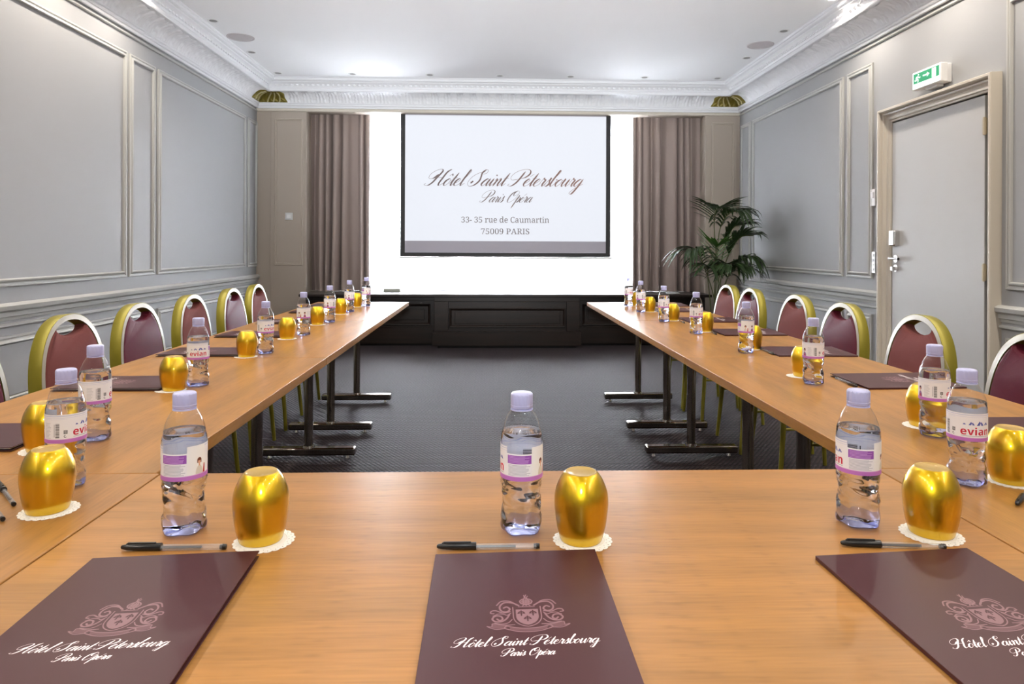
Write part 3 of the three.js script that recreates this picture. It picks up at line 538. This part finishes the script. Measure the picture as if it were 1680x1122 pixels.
{ // low cabinet along the window: projecting centre, recessed sides, one continuous top
  const x0 = -2.19, x1 = 2.612, t = thing('radiator_cabinet', 'dark brown panelled cabinet running under the window', 'cabinet', 0, 0, 8.36);
  const B = (a, b, y0, y1, d0, d1, r = .003) => metreUV(lim(a, b, y0, y1, d0 - 8.36, d1 - 8.36, r), 1);
  mesh('top', B(x0, x1, .600, SILL, 8.045, 8.90, .006), M.espresso, t);
  mesh('carcass', [B(x0 + .02, x1 - .02, .03, .60, 8.31, 8.80)], M.espresso, t);
  mesh('centre_block', B(-.60, 1.02, .05, .60, 8.115, 8.32), M.espresso, t);
  mesh('frieze', [B(x0 + .02, x1 - .02, .545, .60, 8.27, 8.34), B(-.64, 1.06, .545, .60, 8.085, 8.14)], M.espresso, t);
  for (const [a, b] of [[-.64, -.475], [.905, 1.06]]) mesh('pilaster', B(a, b, .20, .545, 8.085, 8.14, .004), M.espresso, t);
  mesh('plinth', [B(-.66, 1.08, .03, .185, 8.072, 8.14, .004), B(x0 + .02, -.62, .03, .225, 8.285, 8.34), B(1.04, x1 - .02, .03, .225, 8.285, 8.34)], M.espresso, t);
  mesh('toe_kick', [B(-.60, 1.02, 0, .04, 8.13, 8.3), B(x0 + .03, x1 - .03, 0, .04, 8.34, 8.6)], M.black, t);
  const PR = [[0, 0], [0, .018], [.006, .022], [.014, .020], [.022, .010], [.028, .006], [.028, 0]];
  const put = (w, h, x, y, d) => { const g = frameGeo(w, h, PR); g.translate(x, y, 8.36 - d); return g; };
  mesh('panel_moulding', put(1.36, .225, .215, .355, 8.115), M.espresso, t);
  mesh('panel', B(-.40, .83, .285, .425, 8.105, 8.12, .004), M.espresso, t);
  for (const [a, b] of [[-2.1, -1.45], [-1.38, -.70], [1.12, 1.80], [1.87, 2.53]]) { const p = mesh('panel', B(a + .07, b - .07, .31, .44, 8.30, 8.315, .003), M.espresso, t); mesh('panel_moulding', put(b - a, .25, (a + b) / 2, .375, 8.31), M.espresso, p); }
  mesh('base_fillet', [B(-.655, 1.075, .185, .20, 8.066, 8.14, .003), B(x0 + .02, -.62, .225, .24, 8.28, 8.34, .003), B(1.04, x1 - .02, .225, .24, 8.28, 8.34, .003)], M.espresso, t);
  const s1 = thing('flat_case', 'flat grey-green case lying on the window sill beside the left curtain', 'case', -1.18, SILL, 8.50); mesh('case_body', box(.20, .035, .11, 0, .0175, 0, .006), M.greyBox, s1); mesh('case_lid', box(.202, .008, .112, 0, .036, 0, .003), M.greyBox, s1);
  const s2 = thing('paper_sheet', 'small white sheet lying on the sill under the right curtain', 'paper', 2.22, SILL, 8.33); mesh('sheet', box(.15, .004, .1, 0, .002, 0), M.paper, s2);
}

// ------------------------------------------------------------------ potted palm in the far right corner
{
  const t = thing('potted_palm', 'tall kentia palm with dark arching fronds in the far right corner', 'plant', 2.52, 0, 7.66);
  mesh('pot', crease(revolve([[0, 0], [.12, 0], [.125, .01], [.155, .27], [.17, .28], [.17, .31], [.155, .31], [.15, .28], [0, .279]], 32), 40), M.pot, t);
  mesh('soil', revolve([[.15, .278], [.1, .288], [0, .292]], 20), M.soil, t);
  const r = rng(71);
  function frond(base, crown, tip, nl, len, mat, droop) {
    const c = new THREE.CatmullRomCurve3([base, [base[0] * .6 + crown[0] * .4, base[1] * .45 + crown[1] * .55, base[2] * .6 + crown[2] * .4], crown, [(crown[0] + tip[0]) / 2, Math.max(crown[1], tip[1]) * .55 + (crown[1] + tip[1]) * .225 + .03, (crown[2] + tip[2]) / 2], tip].map((p) => new THREE.Vector3(...p)));
    const f = mesh('frond_stem', new THREE.TubeGeometry(c, 30, .0058, 5), M.stem, t); f.name = 'frond';
    const blades = [];
    for (let i = 0; i < nl; i++) for (const s of [-1, 1]) {
      const k = .50 + .50 * (i / (nl - 1)), p = c.getPoint(k), tan = c.getTangent(k), up = new THREE.Vector3(0, 1, 0), sd = new THREE.Vector3().crossVectors(tan, up);
      if (sd.length() < .2) sd.set(Math.cos(i * 2.4), 0, Math.sin(i * 2.4)); sd.normalize(); const nr = new THREE.Vector3().crossVectors(sd, tan).normalize();
      const dir = sd.clone().multiplyScalar(s * (1.05 - .75 * Math.pow(i / nl, 2))).addScaledVector(tan, .75 + .5 * (i / nl)).addScaledVector(nr, .35 + .25 * (r() - .5)); dir.normalize();
      const L = len * (.62 + .5 * Math.sin(Math.PI * Math.min(1, .2 + .75 * i / nl))) * (.85 + .3 * r()), W = .0185 * (.85 + .3 * r()), d = droop * (.8 + .5 * r());
      const wv = new THREE.Vector3().crossVectors(dir, up).normalize();
      blades.push(grid(2, 7, (u, v) => { const q = p.clone().addScaledVector(dir, L * v); q.y -= d * L * v * v * (1 + .5 * v); const w = W * Math.pow(Math.sin(Math.PI * Math.min(1, .12 + .88 * v)), .6) * (v > .99 ? .1 : 1); q.addScaledVector(wv, (u - .5) * 2 * w); q.y += (Math.abs(u - .5) - .25) * w * .9; if (q.x > .33) q.x = .33 + .11 * Math.tanh((q.x - .33) / .11); return [q.x, q.y, q.z]; }));
    }
    for (const g of blades) mesh('leaflet', g, mat, f);
  }
  const b = (k) => [Math.cos(k * 2.1) * .05, .28, Math.sin(k * 2.1) * .05];
  //          crown                tip                 leaflets  length
  frond(b(0), [-.02, 1.46, .02], [-.08, 1.60, .34], 15, .36, M.leaf, .12);
  frond(b(1), [.06, 1.42, .0], [.20, 1.58, .20], 13, .34, M.leaf, .40);
  frond(b(2), [.14, 1.12, .05], [.36, 1.32, .18], 15, .33, M.leaf, .22);
  frond(b(3), [-.16, 1.00, .08], [-.34, 1.16, .22], 15, .34, M.leaf, .50);
  frond(b(4), [-.03, 1.00, .10], [-.05, 1.20, .22], 13, .27, M.leafYoung, .0);
  frond(b(5), [.18, .98, .10], [.38, 1.06, .22], 15, .33, M.leaf, .50);
  frond(b(6), [.02, .86, .14], [.02, 1.00, .42], 14, .30, M.leaf, .4);
  frond(b(7), [.12, 1.22, -.02], [.30, 1.44, .04], 13, .32, M.leaf, .25);
  frond(b(8), [-.12, .84, .12], [-.20, .98, .36], 13, .30, M.leaf, .4);
  frond(b(9), [.10, .86, .12], [.22, .98, .36], 12, .28, M.leaf, .5);
}

// ------------------------------------------------------------------ tables
const tabletopCache = {};
function table(label, x, d, len, wid, along, seed, name = 'conference_table') {
  // along: 'D' = long side runs into the room, 'X' = across it
  const t = thing(name, label, 'table', x, 0, d, along === 'D' ? Math.PI / 2 : 0), g = .0011, r = rng(seed);
  const topG = metreUV(box(len - 2 * g, .030, wid - 2 * g, 0, HT - .015, 0, .0022), 1, false, r() * 5, r() * 3);
  mesh('tabletop', topG, M.beech, t);
  mesh('under_rail', [box(len - .5, .03, .03, 0, .695, .05), box(len - .5, .03, .03, 0, .695, -.05)], M.darkMetal, t);
  for (const s of [-1, 1]) {
    const lx = s * (len / 2 - .27);
    const leg = mesh('leg', [new THREE.CylinderGeometry(.0245, .0245, .66, 28).translate(lx, .375, 0), crease(new THREE.CylinderGeometry(.030, .034, .012, 28), 40).translate(lx, .069, 0), box(.06, .02, .5, lx, .702, 0, .004)], M.chrome, t);
    const foot = new RoundedBoxGeometry(.060, .042, .52, 3, .010); foot.translate(lx, .044, 0); mesh('foot_bar', foot, M.chrome, leg);
    for (const e of [-1, 1]) mesh('glide', crease(revolve([[0, 0], [.013, 0], [.014, .004], [.009, .014], [.007, .026], [0, .026]], 14), 40).translate(lx, 0, e * .215), M.steel, leg);
  }
  return t;
}
const LI = -.6397, RI = .7853, TW = .72, TL = 1.4, Z0 = 1.3579;
const near = ['beech table of the left row joined to the corner table', 'second beech table along the left row, towards the window', 'beech table at the window end of the left row'];
const nearR = ['beech table of the right row joined to the corner table', 'second beech table along the right row, towards the window', 'beech table at the window end of the right row'];
for (let i = 0; i < 3; i++) { table(near[i], LI - TW / 2, Z0 + TL * (i + .5), TL, TW, 'D', 10 + i); table(nearR[i], RI + TW / 2, Z0 + TL * (i + .5), TL, TW, 'D', 20 + i); }
table('beech front table carrying the three large folders', (-.6308 + .7722) / 2, Z0 - .35, 1.402, .70, 'X', 31);
{ const a = -.6308 - .0005, b = LI - TW; table('beech table at the left corner of the horseshoe', (a + b) / 2, Z0 - TL / 2, TL, a - b, 'D', 41); }
{ const a = .7722 + .0005, b = RI + TW; table('beech table at the right corner of the horseshoe', (a + b) / 2, Z0 - TL / 2, TL, b - a, 'D', 51); }

// ------------------------------------------------------------------ banquet chairs
const outline = (k) => { // half outline, k shrinks it; returns points from bottom right up to the crown and down
  const P = [[-.205 + k, .015 + k], [-.245 + k, .20], [-.205 + k, .44 - k], [0, .44 - k]], pt = (t) => { const m = 1 - t, c = [m * m * m, 3 * m * m * t, 3 * m * t * t, t * t * t]; return [P[0][0] * c[0] + P[1][0] * c[1] + P[2][0] * c[2] + P[3][0] * c[3], P[0][1] * c[0] + P[1][1] * c[1] + P[2][1] * c[2] + P[3][1] * c[3]]; };
  return [...Array(25)].map((_, i) => pt(i / 24));
};
function backParts() {
  const o = outline(0), i = outline(.021), S = new THREE.Shape(), mir = (a) => a.slice().reverse().map(([x, y]) => [-x, y]);
  [...o, ...mir(o).slice(1)].forEach(([x, y], n) => n ? S.lineTo(x, y) : S.moveTo(x, y)); S.closePath();
  const H = new THREE.Path(); [...i, ...mir(i).slice(1)].forEach(([x, y], n) => n ? H.lineTo(x, y) : H.moveTo(x, y)); H.closePath(); S.holes.push(H);
  const ring = new THREE.ExtrudeGeometry(S, { depth: .046, bevelEnabled: true, bevelThickness: .003, bevelSize: .003, bevelSegments: 2, bevelOffset: -.003 }); ring.translate(0, 0, -.023);
  // cushion: inner outline with a scooped top below the hand hole
  const C = new THREE.Shape(), c = outline(.023).filter(([, y]) => y < .396), end = c[c.length - 1];
  c.forEach(([x, y], n) => n ? C.lineTo(x, y) : C.moveTo(x, y));
  C.bezierCurveTo(end[0] + .005, end[1] - .020, -.070, .366, -.050, .360); C.bezierCurveTo(-.022, .353, .022, .353, .050, .360); C.bezierCurveTo(.070, .366, -end[0] - .005, end[1] - .022, -end[0], end[1]);
  c.slice().reverse().forEach(([x, y], n) => n && C.lineTo(-x, y)); C.closePath();
  const cush = new THREE.ExtrudeGeometry(C, { depth: .022, bevelEnabled: true, bevelThickness: .016, bevelSize: .012, bevelSegments: 5, bevelOffset: -.012, curveSegments: 10 }); cush.translate(0, 0, -.011);
  return { ring: toCreasedNormals(ring, .6), cush: toCreasedNormals(cush, .9) };
}
const BK = backParts();
function makeChair(label, fabric, group) {   // faces local +X
  const t = thing('banquet_chair', label, 'chair', 0, 0, 0, 0, group);
  const seat = new RoundedBoxGeometry(.43, .065, .43, 5, .028); seat.translate(.0, .455, 0); mesh('seat', seat, fabric, t);
  mesh('seat_frame', box(.40, .025, .40, 0, .415, 0, .008), M.lime, t);
  const place = (g) => { g = g.clone(); g.rotateY(Math.PI / 2); g.rotateZ(.10); g.translate(-.185, .462, 0); return g; };
  const b = mesh('backrest', place(BK.cush), fabric, t);
  const f = new THREE.Mesh(place(BK.ring), [M.frameFace, M.lime]); f.name = 'back_frame'; f.castShadow = f.receiveShadow = true; t.add(f);
  const leg = (x0, y0, x1, z0, z1) => rod([x1, 0.006, z1], [x0, y0, z0], .0105, .0145, 10);
  for (const s of [-1, 1]) {
    for (const [g] of [[leg(.165, .43, .20, s * .175, s * .20)], [leg(-.185, .47, -.215, s * .185, s * .20)]]) { const l = mesh('leg', g, M.lime, t); }
    mesh('side_stretcher', rod([.178, .30, s * .183], [-.194, .30, s * .19], .007), M.lime, t);
  }
  return t;
}
const chairA = makeChair('', M.velvet), chairB = makeChair('', M.burgundy); scene.remove(chairA, chairB); used.banquet_chair = -1;
const SEAT_L = [2.25, 2.87, 3.43, 4.04, 4.66, 5.16], SEAT_R = [2.24, 2.87, 3.50, 4.10, 4.75, 5.22];
const far = ['cut by the photo edge', 'fifth from the window', 'fourth from the window', 'third from the window', 'second from the window', 'nearest the window'];
SEAT_L.forEach((d, i) => { const c = (i % 2 ? chairA : chairB).clone(); c.name = numbered('banquet_chair'); scene.add(c); c.position.set(-1.495, 0, -d); c.rotation.y = (i - 2.5) * .01; tag(c, (i % 2 ? 'rose brown' : 'dark burgundy') + ' chair with lime gilt frame on the left row, ' + far[i], 'chair', 'chairs on the left of the tables'); });
SEAT_R.forEach((d, i) => { const c = (i % 2 ? chairA : chairB).clone(); c.name = numbered('banquet_chair'); scene.add(c); c.position.set(i === 3 ? 1.632 : 1.605, 0, -d); c.rotation.y = Math.PI + (i - 2.5) * .012; tag(c, (i % 2 ? 'rose brown' : 'dark burgundy') + ' chair with lime gilt frame on the right row, ' + far[i], 'chair', 'chairs on the right of the tables'); });

// ------------------------------------------------------------------ flash head over the camera, out of the frame
{
  const [x, y, z] = FLASH.pos, t = thing('camera_flash', 'small flash head standing above the camera, outside the picture', 'flash', x, y, -z);
  mesh('flash_body', box(.07, .06, .07, 0, 0, .042, .008), M.blackPlastic, t); mesh('flash_window_lamp', box(.06, .045, .006, 0, 0, .003, .002), M.lampGlow, t);
  const beam = (power, angle, tx, ty, tz) => { const s = new THREE.SpotLight(FLASH.color, power, 0, angle, .7, 2); s.position.set(x, y, z - .006); s.target.position.set(tx, ty, tz); s.castShadow = true; s.shadow.radius = 2.6; scene.add(s, s.target); };
  beam(FLASH.power, FLASH.angle, ...FLASH.aim);            // the head is tilted up at the far ceiling and cornice
  beam(FLASH.spill, 1.25, x + .05, y - .25, z - 1.2);      // what spills down on the tables
}

// ------------------------------------------------------------------ folders
function makeFolder() {
  const t = thing('folder', '', 'folder'), pl = (g, lift, h) => { g.translate(FW / 2, 0, 0); g.rotateZ(lift); g.translate(-FW / 2, h, 0); return g; };
  mesh('back_cover', pl(box(FW, .0014, FL, 0, 0, 0, .0005), .004, .0012), M.maroon, t);
  mesh('inner_sheets', pl(box(FW - .010, .0016, FL - .012, -.002, 0, 0), .012, .0030), M.paper, t);
  mesh('spine', box(.0016, .0052, FL, -FW / 2 + .0002, .0030, 0, .0006), M.maroon, t);
  const g = pl(new THREE.BoxGeometry(FW, .0014, FL), .019, .0050);
  const m = new THREE.Mesh(g, [M.maroon, M.maroon, M.maroonPrint, M.maroon, M.maroon, M.maroon]); m.name = 'front_cover'; m.castShadow = m.receiveShadow = true; t.add(m);
  return t;
}
M.maroonPrint = phy({ map: folderTex, roughness: .36, specularIntensity: .38 });
const folder0 = makeFolder(); scene.remove(folder0); used.folder = -1;
function folder(x, d, turn, label, group) { const c = folder0.clone(); c.name = numbered('folder'); c.position.set(x, HT, -d); c.rotation.y = turn; scene.add(c); tag(c, label, 'folder', group); }
const RAD = Math.PI / 180;
folder(-.428, .821, 2.2 * RAD, 'maroon folder with crest on the front table beside the left seam', 'folders on the front table');
folder(.040, .818, .4 * RAD, 'maroon folder with crest in the middle of the front table', 'folders on the front table');
folder(.580, .805, 2.6 * RAD, 'maroon folder with crest on the front table, cut by the right photo edge', 'folders on the front table');
const FD_L = [1.612, 2.235, 2.895, 3.475, 4.06, 4.70, 5.22], FD_R = [1.615, 2.235, 2.875, 3.54, 4.15, 4.80, 5.26];
const nth = ['cut by the photo edge', 'second from the front', 'third from the front', 'fourth from the front', 'third from the window', 'second from the window', 'last before the window'];
FD_L.forEach((d, i) => folder(-1.155 - (i ? .0 : .02), d, -Math.PI / 2 + [.02, .015, 0, -.01, .01, 0, 0][i], 'maroon folder lying across the left table row, ' + nth[i], 'folders along the left row'));
FD_R.forEach((d, i) => folder(1.335, d, Math.PI / 2 + [0, .04, -.02, .02, 0, .01, 0][i], 'maroon folder lying across the right table row, ' + nth[i], 'folders along the right row'));

// ------------------------------------------------------------------ pens: cap at local -X
function makePen() {
  const t = thing('ballpoint_pen', '', 'pen'), R = .0042, hex = (a, b, r0, r1 = r0, n = 6) => rod([a, R, 0], [b, R, 0], r0, r1, n);
  mesh('barrel', toCreasedNormals(hex(-.020, .070, R, R), .3), M.clearPlastic, t);
  mesh('ink_tube', hex(-.028, .040, .0021, .0021, 8), M.ink, t);
  mesh('end_plug', [hex(.0695, .0745, .0040, .0036, 12), hex(.066, .0695, .0032, .0032, 12)], M.blackPlastic, t);
  const cap = revolve([[0, -.0745], [.0018, -.0742], [.0030, -.0725], [.0042, -.066], [.0050, -.05], [.0054, -.018], [.0052, -.0172], [.0040, -.0172], [0, -.0172]].map(([r, y]) => [r, y]), 16); cap.rotateZ(-Math.PI / 2); cap.scale(1, 1, 1); cap.translate(0, .0052, 0);
  mesh('cap', [crease(cap, 40), box(.040, .0022, .003, -.045, .0108, .0, .0008), box(.006, .004, .003, -.064, .0088, 0, .001)], M.blackPlastic, t);
  return t;
}
const pen0 = makePen(); scene.remove(pen0); used.ballpoint_pen = -1;
function pen(x, d, turn, label, group) { const c = pen0.clone(); c.name = numbered('ballpoint_pen'); c.position.set(x, HT, -d); c.rotation.y = turn; scene.add(c); tag(c, label, 'pen', group); }
pen(-.4525, 1.0135, .2 * RAD, 'clear ballpoint pen with black cap in front of the left front bottle', 'pens on the front table');
pen(.0, 1.0055, .2 * RAD, 'clear ballpoint pen with black cap above the middle folder', 'pens on the front table');
pen(.592, .9965, -5.5 * RAD, 'clear ballpoint pen with black cap above the folder at the right', 'pens on the front table');
pen(-.845, 1.2425, -.82, 'clear ballpoint pen with black end plug beside the gold glass at the left edge', 'pens on the left corner');
pen(-.820, 1.177, -.80, 'clear ballpoint pen, only its black end in view at the left edge of the photo', 'pens on the left corner');
pen(.951, 1.199, .75, 'ballpoint pen, only its black cap in view at the right edge of the photo', 'pens on the right corner');
[[1.160, 2.215, .05], [1.170, 2.88, .02], [1.150, 3.525, .08], [1.136, 4.05, .07], [1.152, 4.73, -.06]].forEach(([x, d, a], i) => pen(x, d, Math.PI / 2 - a, 'clear ballpoint pen with black cap beside the right-row folder, ' + ['first', 'second', 'third', 'fourth', 'fifth'][i] + ' counted from the front', 'pens along the right row'));

// ------------------------------------------------------------------ water bottles
const bottleProfile = smooth([[.0235, .004], [.0285, .003], [.0312, .008], [.0322, .018], [.0318, .027], [.0296, .040], [.0290, .049], [.0297, .060], [.0310, .072], [.0320, .081], [.0325, .087], [.0325, .112], [.0325, .136], [.0326, .1415], [.0318, .148], [.0298, .159], [.0262, .170], [.0222, .179], [.0178, .1855], [.0152, .1885], [.0146, .191], [.0146, .193]], 84);
function emboss(a, y, r) {
  let q = 0;
  const ridge = (t, w) => Math.exp(-t * t / (w * w));
  if (y < .016) q += .0030 * Math.cos(a * 5) * Math.pow(1 - y / .016, .8);                                          // petal foot
  if (y > .020 && y < .084) {
    const e = Math.min(1, (y - .020) / .01, (.084 - y) / .006), s = (k, o) => { let t = (a * k + o) / (2 * Math.PI); t -= Math.round(t); return t * 2 * Math.PI / Math.abs(k); };
    q += e * (.0015 * ridge(s(2, -(y - .05) * 55), .06) + .0014 * ridge(s(2, (y - .06) * 48 + 1.3), .05) - .0009 * Math.cos(a * 3 + y * 130) - .0008 * Math.cos(a * 2 - y * 210) + .0005 * Math.cos(a * 5 + y * 380));   // slanted creases
  }
  if (y > .146 && y < .170) q += .0009 * Math.cos(a * 4 + y * 90) * Math.min(1, (y - .146) / .006, (.170 - y) / .006);
  return q;
}
function makeBottle() {
  const t = thing('water_bottle', '', 'bottle');
  const outer = [[0, .0075], [.012, .0065], ...bottleProfile];
  const cut = outer.findIndex(([r, y]) => r > .03 && y > .0135);
  mesh('shell', revolve(outer.slice(cut), 72, emboss), M.pet, t);
  mesh('bottle_base', revolve(outer.slice(0, cut + 1), 72, emboss), M.petBlue, t).userData.label = 'blue-tinted petal foot';
  // the water: just inside the shell, up to the shoulder
  const level = .1555, inn = bottleProfile.filter(([, y]) => y < level && y > .0035).map(([r, y]) => [r - .0007, y + .0007]);
  const last = inn[inn.length - 1];
  mesh('water', revolve([[0, .0083], [.012, .0073], ...inn, [last[0] - .0006, level + .0004], [last[0] * .6, level + .0001], [0, level]], 72, (a, y, r) => y < level - .001 ? emboss(a, y, r) : 0), M.water, t);
  // paper sleeve
  const lr = .03285, lab = grid(96, 1, (u, v) => { const a = (u - .5) * 2 * Math.PI; return [lr * Math.sin(a), .0865 + .0505 * v, lr * Math.cos(a)]; }, true);
  mesh('label', lab, M.label, t);
  const cap = revolve([[.0158, .1905], [.0170, .1912], [.0173, .1950], [.0168, .1956], [.0171, .1962], [.0171, .2095], [.0166, .2122], [.0150, .2136], [0, .2140]], 64, (a, y) => y > .197 && y < .211 ? .00025 * Math.cos(a * 48) : 0);
  mesh('cap', crease(cap, 40), M.capPlastic, t);
  mesh('neck_ring', crease(revolve([[.0140, .1868], [.0172, .1874], [.0172, .1892], [.0140, .1898]], 40), 40), M.capPlastic, t);
  return t;
}
M.label = std({ map: labelTex, roughness: .45, alphaTest: .5, side: THREE.DoubleSide });
const bottle0 = makeBottle(); scene.remove(bottle0); used.water_bottle = -1;
const BOT = [
  [-.467, 1.081, 122, 'clear water bottle with lilac cap on the front table, in front of the left seam'],
  [.051, 1.071, 100, 'clear water bottle with lilac cap in the middle of the front table'],
  [.588, 1.085, 86, 'clear water bottle with lilac cap on the front table beside the right gold glass'],
  [-.769, 1.288, -64, 'water bottle with lilac cap standing behind the gold glass on the left corner table'],
  [-.888, 1.595, -100, 'water bottle with bar code forward, second along the left row'],
  [.893, 1.267, -27, 'water bottle with its red brand name forward on the right corner table'],
  [1.044, 1.592, -91, 'water bottle with bar code forward just behind the corner one, second along the right row'],
  [-.911, 2.205, 0, 'water bottle with its red name forward, third along the left row'],
  [-.912, 2.864, -34, 'water bottle, fourth along the left row, between two gold glasses'],
  [-.915, 3.453, 200, 'water bottle, fourth from the window on the left row'],
  [-.921, 4.041, 230, 'water bottle, third from the window on the left row'],
  [-.935, 4.672, 215, 'water bottle, second from the window on the left row'],
  [-.906, 5.148, 160, 'water bottle at the window end of the left row'],
  [1.047, 2.207, -100, 'water bottle hiding a gold glass, third along the right row'],
  [1.077, 2.873, 165, 'water bottle showing two printed people, fourth along the right row'],
  [1.057, 3.507, -66, 'water bottle, fourth from the window on the right row'],
  [1.035, 4.078, -90, 'water bottle, third from the window on the right row'],
  [1.031, 4.688, -110, 'water bottle, second from the window on the right row'],
  [1.045, 5.171, -60, 'water bottle at the window end of the right row'],
];
for (const [x, d, a, l] of BOT) { const c = bottle0.clone(); c.name = numbered('water_bottle'); c.position.set(x, HT, -d); c.rotation.y = Math.atan2(-x, d) - a * RAD; scene.add(c); tag(c, l, 'bottle', 'water bottles on the tables'); }

// ------------------------------------------------------------------ upturned gold tumblers on paper doilies
const tum = smooth([[.0300, 0], [.0312, .0015], [.0332, .008], [.0358, .018], [.0386, .036], [.0403, .054], [.0400, .066], [.0382, .075], [.0350, .084], [.0306, .093], [.0262, .0990], [.0240, .1010]], 44);
function makeTumbler() {
  const t = thing('tumbler', '', 'glass');
  mesh('bowl', revolve([[.0285, .0015], [.0290, 0], ...tum], 56), M.goldGlass, t);
  mesh('base_disc', revolve([[.0240, .1010], [.0228, .1020], [.0214, .1018], [.0195, .1006], [.012, .0998], [0, .0996]], 48), M.goldBase, t);
  return t;
}
const tum0 = makeTumbler(); scene.remove(tum0); used.tumbler = -1;
function makeDoily() {
  const t = thing('doily', '', 'doily'), S = new THREE.Shape(), N = 22;
  for (let i = 0; i <= N * 8; i++) { const a = i / (N * 8) * 2 * Math.PI, r = .0415 + .0030 * Math.pow(Math.abs(Math.cos(a * N / 2)), .6); i ? S.lineTo(r * Math.cos(a), r * Math.sin(a)) : S.moveTo(r, 0); }
  for (let i = 0; i < N; i++) { const a = i / N * 2 * Math.PI, h = new THREE.Path(); h.absellipse(.0400 * Math.cos(a), .0400 * Math.sin(a), .0017, .0011, 0, 2 * Math.PI, true, a); S.holes.push(h); const b = a + Math.PI / N, k = new THREE.Path(); k.absellipse(.0356 * Math.cos(b), .0356 * Math.sin(b), .0013, .0009, 0, 2 * Math.PI, true, b); S.holes.push(k); }
  const g = new THREE.ExtrudeGeometry(S, { depth: .0007, bevelEnabled: false, curveSegments: 3 }); g.rotateX(-Math.PI / 2);
  mesh('lace_paper', g, M.paper, t);
  mesh('embossed_ring', new THREE.TorusGeometry(.0330, .0005, 4, 60).rotateX(Math.PI / 2).translate(0, .0007, 0), M.paper, t);
  return t;
}
const doily0 = makeDoily(); scene.remove(doily0); used.doily = -1;
const GL_ = [
  [-.339, 1.046, .006, .004, 'in front of the left front bottle'],
  [.139, 1.036, .002, .002, 'in the middle of the front table'],
  [.682, 1.046, -.003, .004, 'on the front table by the right seam'],
  [-.729, 1.172, .004, .002, 'at the left corner, nearest the camera'],
  [-.951, 1.515, -.002, .0, 'half hidden behind the left corner bottle'],
  [.983, 1.275, .003, .0, 'at the right edge of the photo'],
  [1.078, 1.685, -.006, .004, 'on the right, mostly hidden behind two bottles'],
  [-.958, 2.142, -.008, .002, 'third along the left row'],
  [-.961, 2.787, -.004, .0, 'fourth along the left row'],
  [-.959, 3.329, .0, .002, 'fourth from the window on the left row'],
  [-.964, 3.931, .002, .002, 'third from the window on the left row'],
  [-.965, 4.547, .0, .0, 'second from the window on the left row'],
  [-.965, 5.088, .0, .0, 'at the window end of the left row'],
  [1.078, 2.345, -.012, .0, 'hidden behind the third right-row bottle'],
  [1.148, 2.985, -.010, .0, 'just showing beside the fourth right-row bottle'],
  [1.139, 3.608, -.004, .0, 'fourth from the window on the right row'],
  [1.112, 4.163, .0, .0, 'third from the window on the right row'],
  [1.104, 4.733, .0, .0, 'second from the window on the right row'],
  [1.114, 5.21, .0, .0, 'at the window end of the right row'],
];
GL_.forEach(([x, d, ox, od, l], i) => {
  const c = tum0.clone(); c.name = numbered('tumbler'); c.position.set(x, HT + .0009, -d); c.rotation.y = i * .7; scene.add(c); tag(c, 'gold glass turned upside down ' + l, 'glass', 'upturned gold glasses');
  const k = doily0.clone(); k.name = numbered('doily'); k.position.set(x + ox, HT + .0002, -(d - od)); k.rotation.y = i * .37; scene.add(k); tag(k, 'white paper lace doily under the gold glass ' + l, 'doily', 'paper doilies');
});

renderer.render(scene, camera);
